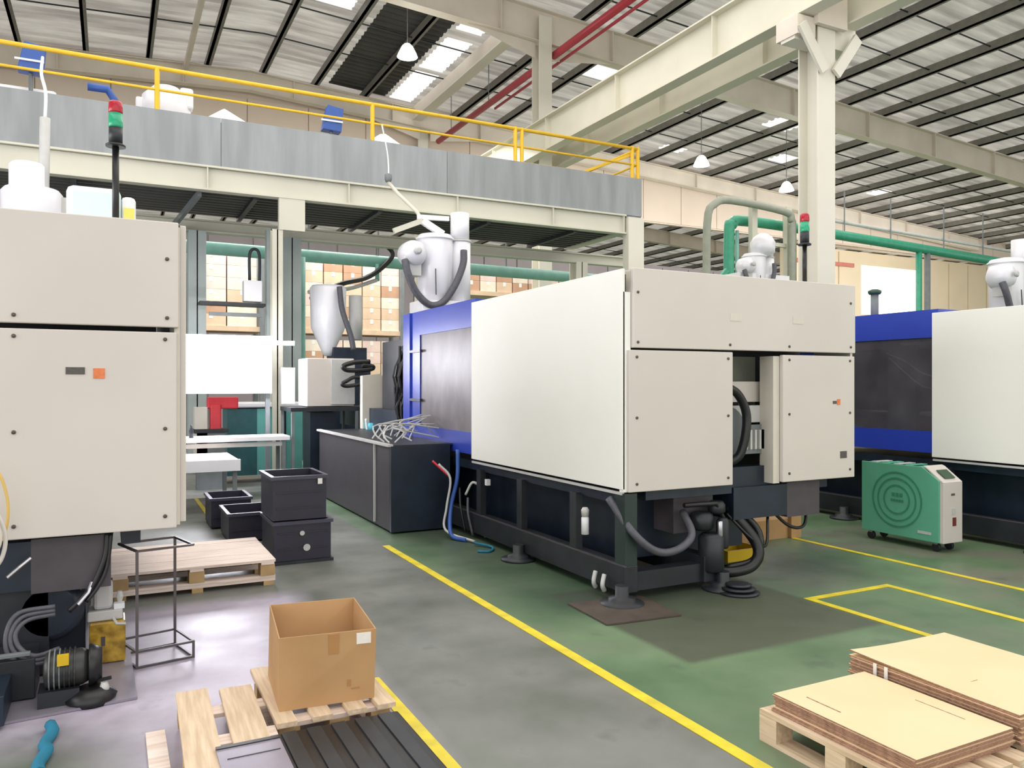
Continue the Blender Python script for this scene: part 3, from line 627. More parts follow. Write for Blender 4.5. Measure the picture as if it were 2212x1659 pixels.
# ---------------------------------------------------------------- signal towers
def tower(x, y, z0, h, lab, lit):
    r = root('signal_tower', (x, y, z0), lab, 'signal light')
    MB().tube([(x,y,z0),(x,y,z0+h)], .019, 12).build('pole', BLACK, r, smooth=True)
    MB().lathe((x,y,z0+h), [(.055,0),(.055,.012),(.04,.02)], 20).build('collar', BLACK, r, smooth=True)
    MB().lathe((x,y,z0+h+.02), [(.038,0),(.038,.095)], 20).build('base_module', DGREY, r, smooth=True)
    MB().lathe((x,y,z0+h+.116), [(.038,0),(.04,.01),(.038,.085)], 20).build('green_lens', GREENL, r, smooth=True)
    MB().lathe((x,y,z0+h+.202), [(.038,0),(.04,.01),(.038,.06),(.03,.072)], 20).build('red_lens', REDL, r, smooth=True)
    return r
tower(.025, 5.3, 2.502, .523, 'red and green signal tower on black pole atop the nearest cabinet', 0)
tower(5.35, 4.92, 2.452, .348, 'green lit signal tower standing on top of the middle machine', 1)
# white container on near cabinet
jg = root('white_container', (-.06, 6.0, 2.5), 'pale blue white plastic container with yellow label on the nearest cabinet', 'container')
MB().box(-.26,5.85,2.502,.06,6.15,2.90).build('body', JUG, jg, bevel=.04); MB().box(.06,5.88,2.502,.15,6.12,2.86).build('side_tank', WHITE, jg, bevel=.03); MB().box(.075,5.87,2.6,.14,5.88,2.78).build('yellow_label', YLAB, jg)
# ================================================================ PIPES
gp = root('teal_main_pipe', (5, 16, 4.2), 'long teal main pipe running under the platform rear beam', 'pipe')
MB().tube([(-6,16,4.25),(11.6,16,4.12)], .125, 14).build('pipe', GPIPE, gp, smooth=True)
for xx in (3.55, 5.0, 8.0): MB().tube([(xx,16,4.2),(xx,16,5.0)], .02, 6).build('hanger', MGREY, gp)
MB().tube([(3.35,15.7,4.1),(3.35,15.7,0.1)], .07, 10).build('drop_pipe', GPIPE, gp, smooth=True)
MB().tube([(4.95,15.9,4.1),(4.95,15.9,3.75)], .05, 8).build('valve_stub', GPIPE, gp, smooth=True)
hose('black_pipe', [(5.1,15.8,4.5),(5.25,15.8,4.3),(5.0,15.8,4.0),(4.6,15.6,3.75),(4.0,15.2,3.55),(3.35,14.9,3.2)], .05, BLACK, gp)
hose('grey_pipe', [(4.9,15.8,3.75),(4.2,15.5,3.5),(3.35,15.1,3.35)], .04, LGREY, gp)
g2 = root('green_main_pipe', (22, 16, 5.9), 'large bright green pipe passing behind the front column and turning down', 'pipe')
MB().tube(arc([(40,16,5.2),(30,16,5.55),(18.5,16,5.92),(15.2,16,5.98),(14.75,16,5.85),(14.62,16,5.6),(14.62,16,3.0)],5), .14, 14).build('pipe', GREEN, g2, smooth=True)
MB().tube([(40,16.1,5.75),(18,16.1,6.35)], .05, 8).build('upper_pipe', LGREY, g2, smooth=True)
MB().tube([(14.9,16,5.7),(14.9,16,3.0)], .05, 8).build('drop_pipe', GPIPE, g2, smooth=True)
MB().bar((14.45,15.9,4.6),(14.05,15.9,4.2),.1,.12).build('brace', GREEN, g2)
for xx in (22.3, 22.7): MB().tube([(xx,16,5.7),(xx,16,.1)], .09, 8).build('drop_pipe', GREEN if xx < 22.5 else MGREY, g2, smooth=True)
for xx in (19, 21, 23.5, 25.5): MB().tube([(xx,16,5.9-.035*(xx-18)),(xx,16,7.2)], .02, 5).build('hanger', MGREY, g2)
dk = root('insulated_pipe', (15, 15.4, 4), 'grey green insulated pipe arching over beside the front column', 'pipe')
MB().tube(arc([(13.35,15.4,3.0),(13.35,15.4,5.6),(13.6,15.4,6.15),(14.2,15.4,6.3),(16,15.4,6.2),(16.25,15.4,6.0),(16.3,15.4,5.6),(16.3,15.4,3.0)],4), .10, 12).build('pipe', mat('insulation_grey', (158,162,148), .6), dk, smooth=True)
dg = root('dark_green_column_pipe', (16.6, 15.2, 3), 'thick dark green vertical pipe left of the front column', 'pipe')
MB().tube([(16.55,15.2,2.8),(16.55,15.2,6.2)], .16, 14).build('pipe', DKGREEN, dg, smooth=True)
for zz in (4.3, 5.3): MB().lathe((16.55,15.2,zz), [(.18,0),(.18,.06)], 14).build('clamp', MGREY, dg)
st = root('pipe_support', (15, 15.7, 0), 'pair of pale steel posts holding the arching pipes', 'post')
for xx in (15.15, 16.4): MB().box(xx-.09,15.6,0,xx+.09,15.75,6.4).build('post', BEAM, st)
MB().box(15.15,15.62,5.3,16.4,15.72,5.4).build('cross_bar', BEAM, st)
# grey vent stack and post behind machine at right
# ================================================================ BACKGROUND: cartons, bench
rk = root('carton_rack', (5.2, 20.4, 0), 'grey storage rack holding the far cartons behind the machines', 'rack')
for xx in (1.7, 3.3, 4.25, 6.9, 8.6, 13.4):
    for yy in (20.0, 20.9): MB().box(xx-.05,yy-.05,0,xx+.05,yy+.05,4.9).build('upright', MGREY, rk)
for zz in (1.55, 3.0):
    for a, b_ in ((1.7,3.3),(4.25,6.9),(8.6,13.4)):
      if a < 8 or zz > 2: zz_ = 4.2 if a > 8 else zz; MB().box(a,20.0,zz_-.12,b_,20.9,zz_).build('shelf', CART[0] if zz == 3.0 else MGREY, rk)
k = 0
proto = {}
ORD = ['first','second','third','fourth','fifth','sixth','seventh','eighth','ninth','tenth','eleventh','twelfth']
def carton(x0, z0, w, h, mi, lab, y0=20.05, d=.75):
    key = (round(w,2), round(h,2), mi)
    if key in proto:
        c_ = proto[key].copy(); col.objects.link(c_); c_.location = (x0+w/2, y0+d/2, z0); c_['label'] = lab
        t_ = [g for g in bpy.data.objects if g.parent == proto[key]][0].copy(); col.objects.link(t_); t_.parent = c_
        return c_
    c_ = MB().box(x0,y0,z0,x0+w,y0+d,z0+h).build('carton', CART[mi], label=lab, cat='box', group='cartons stacked on the far rack')
    MB().box(x0+w/2-.04,y0-.004,z0+h*.6,x0+w/2+.04,y0,z0+h).build('tape', PAPER, c_)
    proto[key] = c_; return c_
for a, b_, z0, z1, sh in ((1.78,3.2,3.0,4.75,'upper shelf of the narrow rack bay'),(1.78,3.2,1.55,2.85,'lower shelf of the narrow rack bay'),(4.32,6.85,3.0,4.75,'upper shelf of the middle rack bay'),(4.32,6.85,1.55,2.85,'lower shelf of the middle rack bay'),(8.7,13.3,4.2,4.9,'top of the widest rack bay')):
    z = z0; row = 0
    while z+.30 < z1+.05:
        x = a; n = int((b_-a)/.5); w_ = (b_-a)/n
        for i in range(n):
            mi = random.randrange(4)
            carton(x+.012, z+.001, w_-.03, .29, mi, '%s carton, %s along in row %s up, %s' % (CARTN[mi][0], ORD[i], ORD[row], sh)); x += w_
        z += .295; row += 1
# lit inspection board and bench
lbd = root('inspection_board', (1.5, 12.1, 0), 'glaring white lit board over the workbench at left', 'board')
MB().box(.7,12.1,1.46,2.14,12.14,2.27).build('panel', BOARD, lbd); MB().box(.7,12.05,2.27,2.14,12.14,2.31).build('frame_top', WHITE, lbd)
MB().box(.7,11.98,2.18,2.45,12.04,2.24).build('light_tube', TUBEM, lbd); MB().box(2.06,12.14,0,2.12,12.2,2.3).build('post', MGREY, lbd); MB().box(.72,12.14,0,.78,12.2,2.3).build('post', MGREY, lbd)
MB().box(.95,12.09,1.9,1.6,12.1,1.93).build('ledge', WHITE, lbd)
la = area('board_light', (1.5, 11.7, 2.35), (radians(35), 0, 0), 1.7, .12, 60, (.93,.93,1))
la2 = area('board_glow', (1.45, 11.9, 1.95), (radians(-78), 0, 0), 1.4, .6, 42, (.9,.9,1))
bn = root('workbench', (1.5, 11.8, 0), 'long white topped workbench below the lit board', 'table')
MB().box(.5,11.45,.80,2.28,12.0,.86).build('bench_top', WHITE, bn, bevel=.005); MB().box(.5,11.5,.72,2.2,11.54,.78).build('rail', LGREY, bn)
for xx, yy in ((.55,11.5),(2.2,11.5),(.55,11.95),(2.2,11.95)): MB().box(xx-.025,yy-.025,0,xx+.025,yy+.025,.8).build('leg', MGREY, bn)
cv = root('conveyor_table', (1.1, 11, 0), 'low pinkish white conveyor table in front of the workbench', 'table')
MB().box(.55,10.3,.60,1.42,11.4,.66).build('belt', WOODR, cv); MB().box(.53,10.28,.52,1.44,10.33,.66).build('end_panel', WHITE, cv)
for xx, yy in ((.58,10.35),(1.38,10.35),(.58,11.35),(1.38,11.35)): MB().box(xx-.025,yy-.025,0,xx+.025,yy+.025,.6).build('leg', MGREY, cv)
MB().box(.56,10.34,.2,1.4,10.38,.24).build('cross_bar', LGREY, cv)
tc_ = root('teal_cabinet', (2.3, 13.9, 0), 'dark teal cabinets with a white top behind the workbench', 'cabinet')
MB().box(1.66,13.3,.12,2.12,13.9,1.2).build('dark_body', TEAL, tc_); MB().box(2.12,13.3,.12,2.42,13.9,1.2).build('middle_body', TEALL, tc_); MB().box(2.42,13.3,.12,2.58,13.9,1.2).build('slot', NAVY, tc_)
MB().box(2.58,13.28,.05,2.84,13.9,1.24).build('light_body', TEALL, tc_); MB().box(1.5,13.25,1.22,2.86,13.95,1.3).build('top', WHITE, tc_, bevel=.02)
rb = root('small_press', (1.2, 12.9, 0), 'small red and white hand machine behind the workbench', 'machine')
MB().box(1.12,12.7,.5,1.3,12.9,1.25).build('body', CREAM2, rb); MB().box(1.34,12.7,.85,1.5,12.85,1.3).build('red_guard', REDP, rb, bevel=.02); MB().box(1.3,12.72,1.22,1.75,12.82,1.4).build('red_arm', REDP, rb, bevel=.02)
MB().box(1.1,12.68,.86,1.6,12.95,.92).build('table', DGREY, rb); MB().box(1.15,12.7,0,1.55,12.9,.86).build('stand', MGREY, rb)
for xx, lab in ((.62,'first small dark bottle on the white workbench beside the cabinet edge'),(.98,'second small dark bottle on the white workbench, further in')):
    MB().lathe((xx+.0,11.6,.861), [(.03,0),(.03,.1),(.012,.14),(.012,.18)], 12).build('bottle', DGREY, smooth=True, label=lab, cat='bottle')
# wall box with shelf
eb_ = root('wall_box', (2.1, 14, 2.9), 'white electrical box on a dark shelf bracket behind the platform post', 'box')
MB().box(2.0,13.9,3.0,2.30,14.1,3.36).build('body', WHITE, eb_, bevel=.01); MB().box(1.3,13.85,2.92,2.35,14.15,2.97).build('shelf', DGREY, eb_); MB().box(1.45,13.9,2.74,2.3,13.95,2.8).build('bracket', MGREY, eb_)
MB().tube(arc([(2.1,13.95,3.36),(2.1,13.95,3.8),(2.18,13.95,3.9),(2.26,13.95,3.8),(2.26,13.95,3.3)],4), .025, 6).build('conduit', DGREY, eb_, smooth=True)
# control cabinet far behind posts
# ================================================================ BINS, PALLETS
def bin_(x0, y0, x1, y1, z0, z1, lab, lid=None):
    r = root('plastic_crate', ((x0+x1)/2,(y0+y1)/2,z0), lab, 'crate', None); t = .018; M_ = CRATE
    q = MB(); q.box(x0,y0,z0,x1,y0+t,z1); q.box(x0,y1-t,z0,x1,y1,z1); q.box(x0,y0+t,z0,x0+t,y1-t,z1); q.box(x1-t,y0+t,z0,x1,y1-t,z1); q.box(x0+t,y0+t,z0,x1-t,y1-t,z0+t)
    q.build('body', M_, r)
    q = MB(); e = .018; q.box(x0-e,y0-e,z1-.03,x1+e,y0,z1); q.box(x0-e,y1,z1-.03,x1+e,y1+e,z1); q.box(x0-e,y0,z1-.03,x0,y1,z1); q.box(x1,y0,z1-.03,x1+e,y1,z1); q.build('rim', CRATER, r)
    for zz in (z0+.1, z0+.24): MB().box(x0+.03,y0-.008,zz,x1-.03,y0,zz+.012).build('rib', M_, r)
    return r
CRATE = mat('navy_crate', (44,42,58), .42, var=.2, scale=5); CRATER = mat('navy_crate_rim', (66,66,84), .35, var=.15)
bin_(1.28,7.12,1.78,7.75,.03,.38,'dark navy plastic crate, lower one of the stack of two by the pallet')
u_ = bin_(1.27,7.13,1.74,7.74,.39,.78,'open dark navy plastic crate, on top of the stack of two by the pallet')
MB().box(1.66,7.108,.70,1.70,7.115,.75).build('white_tag', PAPER, u_)
l_ = [o for o in bpy.data.objects if o.name.startswith('plastic_crate')][0]
MB().lathe((1.52,7.1,.27), [(.02,.01),(.022,.0)], 10, 'y').build('scuff_mark', LGREY, l_); MB().lathe((1.56,7.1,.14), [(.03,.01),(.032,.0)], 10, 'y').build('scuff_mark', LGREY, l_)
bin_(1.05,8.3,1.5,8.95,.02,.3,'low dark purple crate on the floor behind the crate stack'); bin_(.98,9.2,1.4,9.8,.02,.34,'dark crate further back beside the conveyor legs')
bs = root('crate_dolly', (1.5, 7.45, 0), 'thin board under the stacked navy crates', 'board'); MB().box(1.25,7.1,0,1.8,7.8,.028).build('board', DGREY, bs)
def pallet(name, x0, y0, x1, y1, z0, lab, wood, along='x', n=6, gap=.3, hh=.14, solid=False):
    r = root(name, ((x0+x1)/2,(y0+y1)/2,z0), lab, 'pallet'); zt = z0+hh
    L_ = (y1-y0) if along == 'x' else (x1-x0); wdt = L_/n
    for i in range(n):
        a = i*wdt+(0 if solid else wdt*gap/2); b_ = (i+1)*wdt-(.003 if solid else wdt*gap/2); jz = random.uniform(-.0015,.0015)
        if along == 'x': MB().box(x0,y0+a,zt-.02+jz,x1,y0+b_,zt+jz).build('deck_board', wood, r)
        else: MB().box(x0+a,y0,zt-.02+jz,x0+b_,y1,zt+jz).build('deck_board', wood, r)
    for i in range(3):
        for j in range(3):
            cx = x0+.06+(x1-x0-.12)*i/2; cy = y0+.06+(y1-y0-.12)*j/2
            MB().box(cx-.055,cy-.055,z0+.018,cx+.055,cy+.055,zt-.04).build('block', WOODB, r)
        if along == 'x': a = x0+.06+(x1-x0-.12)*i/2; MB().box(a-.05,y0,zt-.04,a+.05,y1,zt-.021).build('stringer', wood, r); 
        else: a = y0+.06+(y1-y0-.12)*i/2; MB().box(x0,a-.05,zt-.04,x1,a+.05,zt-.021).build('stringer', wood, r)
        b2 = y0+.06+(y1-y0-.12)*i/2
        MB().box(x0,b2-.05,z0,x1,b2+.05,z0+.018).build('bottom_board', wood, r)
    return r
pallet('wooden_pallet', .0, 6.45, 1.17, 7.45, .06, 'pinkish boarded wooden pallet lying behind the wire stand', WOODR, 'x', 7, .04, .145, solid=True)
pb = root('pallet_runner', (.58, 6.9, 0), 'thin wooden runners under the pinkish boarded pallet', 'runner')
for yy in (6.46, 6.9, 7.36): MB().box(.0,yy,.035,1.17,yy+.08,.059).build('runner', WOODR, pb)
for xx in (.02,.55,1.08):
    for yy in (6.46,6.9,7.36): MB().box(xx,yy,0,xx+.08,yy+.08,.035).build('runner_foot', WOODB, pb)
# foreground pallets
def rot(r, a): r.rotation_euler = (0,0,a)
fp = root('wooden_pallet', (.42, 3.4, 0), 'pale worn wooden pallet in front with wide gaps between boards', 'pallet')
for (xa, xb, ya, yb) in ((.255,.395,2.75,4.03),(.445,.59,3.33,3.99),(.445,.59,2.75,3.0)): MB().box(xa,ya,.12,xb,yb,.142).build('deck_board', WOODP, fp)
for ya in (3.75, 3.42, 2.8): MB().box(.26,ya,.10,.63,ya+.1,.119).build('cross_board', WOODR, fp)
for xx in (.26,.47):
    for yy in (3.9,3.4,2.85): MB().box(xx,yy,.02,xx+.09,yy+.1,.10).build('block', WOODB, fp)
for xx in (.27,.48): MB().box(xx,2.75,0,xx+.08,4.02,.02).build('bottom_board', WOODR, fp)
rot(fp, radians(-1.5))
f2 = root('wooden_pallet', (.95, 3.9, 0), 'wooden pallet carrying the open cardboard box', 'pallet')
for k_, xa in enumerate((.635,.79,.945,1.08)): MB().box(xa,3.46,.12,xa+.085,4.2,.142).build('deck_board', WOODP, f2)
for ya in (3.5,3.8,4.08): MB().box(.64,ya,.10,1.16,ya+.09,.119).build('cross_board', WOODR, f2)
for xx in (.65,.87,1.06):
    for yy in (3.5,4.08): MB().box(xx,yy,.02,xx+.09,yy+.09,.10).build('block', WOODB, f2)
for xx in (.65,1.06): MB().box(xx,3.48,0,xx+.08,4.18,.02).build('bottom_board', WOODR, f2)
bp_ = root('dark_pallet', (.9, 3.1, 0), 'black plastic pallet lying in front of the cardboard box', 'pallet')
MB().box(.62,2.75,.10,1.16,3.42,.12).build('deck', BLACK, bp_, bevel=.01)
for k_ in range(5): MB().box(.64+k_*.105,2.77,.12,.70+k_*.105,3.40,.128).build('rib', DGREY, bp_)
for xx in (.64,.86,1.08):
    for yy in (2.8,3.3): MB().box(xx,yy,0,xx+.08,yy+.08,.10).build('foot', BLACK, bp_)
bl = root('blue_grey_tray', (.48, 3.05, 0), 'bluish grey flat tray lying between the front pallet boards', 'tray')
MB().box(.37,3.02,.144,.615,3.30,.152).build('sheet', PLATE, bl); MB().box(.37,3.30,.144,.615,3.325,.156).build('dark_edge', BLACK, bl); MB().box(.40,3.2,.152,.6,3.205,.154).build('seam', BLACK, bl)
wb_ = MB().box(.14,2.95,0,.22,3.95,.012).build('loose_slat', WOODR, label='pale scuffed slat lying on the floor beside the front pallet', cat='slat')
# cardboard box (open)
cbx = root('cardboard_box', (.9, 3.85, .142), 'open brown cardboard box standing on the front pallet', 'box')
B0 = [(.665,3.585),(1.09,3.55),(1.12,4.02),(.70,4.06)]; Bt = [(.665,3.59),(1.095,3.535),(1.15,4.10),(.725,4.16)]
z0, z1 = .143, .467; t = .006
cen = (sum(p[0] for p in B0)/4, sum(p[1] for p in B0)/4)
ins = lambda p, c_: (p[0]+(c_[0]-p[0])*.022, p[1]+(c_[1]-p[1])*.022)
for i in range(4):
    j = (i+1)%4; a, b_, A, B_ = B0[i], B0[j], Bt[i], Bt[j]
    ct = (sum(p[0] for p in Bt)/4, sum(p[1] for p in Bt)/4)
    ai, bi, Ai, Bi = ins(a,cen), ins(b_,cen), ins(A,ct), ins(B_,ct)
    vs = [(*a,z0),(*b_,z0),(*B_,z1),(*A,z1),(*ai,z0),(*bi,z0),(*Bi,z1),(*Ai,z1)]
    sdw = MB().add(vs, [(0,1,2,3),(5,4,7,6),(3,2,6,7),(1,0,4,5),(0,3,7,4),(2,1,5,6)]).build('side_wall', CARD, cbx)
    if i == 0: fw = sdw
MB().quadbox(B0, z0-.0005, z0+.006).build('bottom', CARDI, cbx)
yf = lambda x, z: 3.585+(x-.665)*(-.035/.425)+(z-z0)/(z1-z0)*.0-(z-z0)/(z1-z0)*.010
def fp_(x, z, off):   # a point on the (slightly warped) front wall, off = distance outside it
    u = (x-.665)/.425; w_ = (z-z0)/(z1-z0)
    lo = 3.585+(3.55-3.585)*u; hi = 3.59+(3.535-3.59)*u
    return (x, lo+(hi-lo)*w_-off, z)
def onf(nm, m, xa, xb, za, zb, par=fw):
    P4 = [(xa,za),(xb,za),(xb,zb),(xa,zb)]
    MB().add([fp_(a_,b_,.0045) for a_, b_ in P4]+[fp_(a_,b_,-.001) for a_, b_ in P4], [(0,1,2,3),(5,4,7,6),(3,2,6,7),(1,0,4,5),(0,3,7,4),(2,1,5,6)]).build(nm, m, par)
onf('tape_strip', CARDT, .88,.925,.37,.462); onf('paper_label', PAPER, 1.005,1.07,.405,.455)
onf('printed_mark', CARDT, .965,.98,.215,.245); onf('printed_mark', CARDT, .985,1.02,.20,.205); onf('printed_mark', DLAB, 1.02,1.055,.428,.434)
# cardboard sheet stacks on the right
ORDS = ['lowest','second','third','fourth','fifth','sixth','seventh','eighth','ninth','tenth','eleventh','twelfth','thirteenth','fourteenth','fifteenth','sixteenth']
def sheets(x0, y0, x1, y1, z0, n, th, lab0, labn, grp, lift=None):
    out = []
    for i in range(n):
        a = random.uniform(-.008,.008); b2 = random.uniform(-.008,.008); zt = z0+th*(i+1)
        top = i == n-1
        if top: a = b2 = 0
        q = MB(); nx, ny = 6, 4; X0, X1, Y0_, Y1_ = x0+a, x1+a, y0+b2, y1+b2
        def hz(u, v): return (lift*(1-u)**3*v**2 if (lift and top) else 0)
        vs = []
        for lv in (0, th*.9):
            for jj in range(ny+1):
                for ii in range(nx+1):
                    u, v_ = ii/nx, jj/ny; vs.append((X0+(X1-X0)*u, Y0_+(Y1_-Y0_)*v_, zt-th+lv+hz(u,v_)))
        m_ = (nx+1)*(ny+1); id_ = lambda l, i_, j_: l*m_+j_*(nx+1)+i_; fs = []
        for jj in range(ny):
            for ii in range(nx):
                fs.append((id_(1,ii,jj),id_(1,ii+1,jj),id_(1,ii+1,jj+1),id_(1,ii,jj+1))); fs.append((id_(0,ii,jj+1),id_(0,ii+1,jj+1),id_(0,ii+1,jj),id_(0,ii,jj)))
        for ii in range(nx): fs.append((id_(0,ii,0),id_(0,ii+1,0),id_(1,ii+1,0),id_(1,ii,0))); fs.append((id_(0,ii+1,ny),id_(0,ii,ny),id_(1,ii,ny),id_(1,ii+1,ny)))
        for jj in range(ny): fs.append((id_(0,0,jj+1),id_(0,0,jj),id_(1,0,jj),id_(1,0,jj+1))); fs.append((id_(0,nx,jj),id_(0,nx,jj+1),id_(1,nx,jj+1),id_(1,nx,jj)))
        o = q.add(vs, fs).build('cardboard_sheet', SHEET, label=lab0 if top else '%s, %s from the bottom' % (labn, ORDS[i]), cat='cardboard', group=None if top else grp)
        o.data.materials.append(SHEETE)
        for p in o.data.polygons:
            if abs(p.normal.z) < .5: p.material_index = 1
        if top:
            for (ca, cb_, cc_, cd) in ((.16,.86,.17,.60),(.84,.20,.845,.52)) if not lift else ((.35,.72,.36,.95),(.02,.38,.30,.385)):
                MB().box(x0+(x1-x0)*ca,y0+(y1-y0)*min(cb_,cd),zt+.0,x0+(x1-x0)*cc_,y0+(y1-y0)*max(cb_,cd),zt+.0006).build('slot_cut', SHEETE, o)
        out.append(o)
    return out
sheets(2.635,1.90,3.225,2.60,.142,11,.0071,'topmost pale cardboard sheet of the nearer low stack on the right pallet','flat cardboard sheet within the nearer low stack','flat cardboard sheets in the nearer stack')
s2 = sheets(3.27,1.9,4.0,2.72,.142,17,.0071,'topmost pale cardboard sheet of the taller stack behind, one corner curling','flat cardboard sheet within the taller rear stack','flat cardboard sheets in the rear stack', lift=.02)
for k_, xx in enumerate((2.62,2.655)): pass
bt = root('strapping_band', (3.26, 2.5, .14), 'two white straps round the end of the taller cardboard stack', 'strap')
for yy in (2.50, 2.56): MB().box(3.258,yy,.145,3.262,yy+.018,.262).build('strap', PAPER, bt)
def rpal(x0, y0, x1, y1, lab):
    r = root('wooden_pallet', ((x0+x1)/2,(y0+y1)/2,0), lab, 'pallet')
    for i in range(5): xa = x0+(x1-x0-.09)*i/4; MB().box(xa,y0,.12,xa+.09,y1,.141).build('deck_board', WOODP, r)
    for i in range(3): ya = y0+(y1-y0-.1)*i/2; MB().box(x0,ya,.10,x1,ya+.1,.119).build('cross_board', WOODP, r)
    for i in range(3):
        for j in range(3): xa = x0+(x1-x0-.1)*i/2; ya = y0+(y1-y0-.1)*j/2; MB().box(xa,ya,.02,xa+.1,ya+.1,.10).build('block', WOODP, r)
        xa = x0+(x1-x0-.1)*i/2; MB().box(xa,y0,0,xa+.1,y1,.02).build('bottom_board', WOODP, r)
rpal(2.60,1.82,3.22,2.65,'wooden pallet under the nearer cardboard stack at right'); rpal(3.28,1.82,4.05,2.70,'wooden pallet under the taller cardboard stack at right')
# ================================================================ WIRE STAND
ws = root('wire_stand', (.24, 5.05, 0), 'thin grey welded wire stand on the floor before the near cabinet', 'stand')
Q = [(.04,5.17),(.13,4.89),(.43,4.95),(.35,5.25)]
WS = mat('stand_steel', (96,90,92), .4, .4)
def ring(z, nm, Q=Q):
    for i in range(4): MB().bar((*Q[i],z),(*Q[(i+1)%4],z),.012).build(nm, WS, ws)
ring(.007,'floor_bar'); ring(.095,'lower_bar')
for i in range(4): MB().bar((*Q[i],0),(*Q[i],.1),.014).build('short_leg', WS, ws)
for p in (Q[1], Q[3]): MB().bar((*p,.09),(*p,.66),.016).build('upright', WS, ws)
ring(.66,'top_bar')
# ================================================================ NEAR MACHINE UNDERSIDE
def N1(nm, m, *d, bevel=.004): return MB().box(*d).build(nm, m, m1, bevel=bevel)
N1('front_cover', mat('dark_purple_panel', (52,48,62), .45, var=.1), -.40,5.0,.42,-.17,5.03,.79); N1('conduit', MGREY, -.155,5.0,.45,-.145,5.02,.78); N1('conduit', MGREY, -.11,5.05,.45,-.10,5.07,.78)
N1('base_block', NAVY, -.75,5.1,.02,-.13,6.5,.78); N1('lower_block', DGREY, -.75,4.95,.03,-.3,5.3,.5); N1('side_block', NAVY, -.75,4.30,.02,-.44,4.66,.16); N1('side_rail', MGREY, -.75,4.60,.24,-.36,4.63,.26)
MB().lathe((-.30,4.95,.36), [(.13,0),(.17,.03),(.17,.3),(.12,.34)], 22, 'y').build('motor_drum', NAVY, m1, smooth=True)
for k_, (rr, zz, xo) in enumerate(((.13,.34,0),(.16,.33,.01),(.19,.31,0))):
    hose('hydraulic_hose', [(-.26,4.74,.40+.02*k_),(-.38-.02*k_,4.72,.39+.02*k_),(-.43-.02*k_,4.68,.34),(-.41-.02*k_,4.66,.27-.02*k_),(-.34,4.64,.225-.02*k_),(-.24,4.7,.23-.02*k_)], .012, HOSE, m1)
MB().tube([(-.47,4.7,.62),(-.42,4.74,.66),(-.37,4.76,.70)], .009, 6).build('steel_pipe', SHINY, m1); MB().tube([(-.16,4.8,.42),(-.11,4.84,.47),(-.09,4.86,.52)], .011, 6).build('steel_pipe', SHINY, m1)
hose('black_cable', [(-.02,4.9,.78),(-.03,4.88,.65),(-.08,4.86,.52),(-.14,4.84,.44),(-.2,4.84,.38)], .014, BLACK, m1); hose('black_cable', [(.0,4.9,.78),(-.02,4.88,.6),(-.06,4.86,.5),(-.12,4.84,.42)], .012, BLACK, m1)
pm = root('pump_motor', (-.15, 4.6, 0), 'ribbed black electric motor with yellow plate under the near machine', 'motor')
MOT = mat('motor_black', (52,54,52), .4, var=.2)
MB().lathe((-.30,4.55,.17), [(.04,0),(.085,.01),(.09,.03),(.09,.17),(.075,.2)], 20, 'x').build('motor_body', MOT, pm, smooth=True)
for k_ in range(6): MB().lathe((-.275+k_*.022,4.55,.17), [(.1,0),(.1,.006)], 20, 'x').build('cooling_fin', MGREY if k_ < 3 else MOT, pm)
MB().box(-.235,4.43,.22,-.185,4.46,.27).build('yellow_plate', YELM, pm); MB().lathe((-.10,4.55,.17), [(.1,0),(.105,.01),(.08,.06)], 20, 'x').build('fan_cowl', BLACK, pm, smooth=True)
MB().lathe((-.09,4.5,.0), [(.11,0),(.12,.03),(.08,.06),(.06,.075)], 18).build('round_foot', BLACK, pm, smooth=True); MB().box(-.32,4.46,0,-.14,4.62,.09).build('mount', DGREY, pm)
MB().bar((-.06,4.5,.10),(.0,4.47,.115),.012,.016).build('lever', BLACK, pm); MB().lathe((-.03,4.48,.045), [(.02,0),(.024,.02),(.015,.05)], 10).build('valve', LGREY, pm, smooth=True)
N1('under_frame', DGREY, -.62,4.62,.02,-.34,4.9,.22)
MB().quadbox([(-.55,4.36),(.12,4.42),(.10,5.3),(-.55,5.3)], .002, .014).build('floor_plate', PLATE, label='bare metal plate on the floor under the near machine', cat='plate')
yc = root('oil_can', (-.01, 5.1, 0), 'amber square oil can under a white box beside the near machine', 'can')
MB().box(-.11,5.02,.016,.075,5.2,.25).build('body', YOIL, yc, bevel=.01); MB().box(-.05,5.012,.12,-.03,5.02,.17).build('stain', BROWNGREY, yc)
wx = root('white_pump_box', (.0, 5.15, .25), 'battered white pump box resting above the amber oil can', 'box')
MB().box(-.12,5.04,.252,.06,5.2,.31).build('base', LGREY, wx, bevel=.008); MB().box(-.09,5.06,.31,.01,5.18,.46).build('body', LGREY, wx, bevel=.02); MB().box(.015,5.05,.31,.07,5.1,.34).build('ledge', WHITE, wx); MB().lathe((.045,5.1,.34), [(.012,0),(.02,.03),(.012,.06)], 8).build('cap', LGREY, wx)
MB().tube([(.01,5.03,.27),(.03,5.0,.24),(.075,5.0,.235)], .008, 6).build('lever', LGREY, wx)
hs = root('yellow_hose_coil', (-.5, 4.7, .8), 'yellow and pale hose coil hanging at the left edge of the cabinet', 'hose')
MB().tube(arc([(-.53,4.7,1.2),(-.49,4.7,1.12),(-.465,4.7,1.0),(-.47,4.7,.88),(-.5,4.7,.8),(-.54,4.7,.74)],5), .008, 6).build('yellow_hose', mat('yellow_hose', (226,190,110), .4), hs, smooth=True)
MB().tube(arc([(-.54,4.66,1.02),(-.49,4.66,.92),(-.47,4.66,.82),(-.49,4.66,.72),(-.54,4.66,.66)],5), .011, 6).build('pale_hose', CREAM, hs, smooth=True)
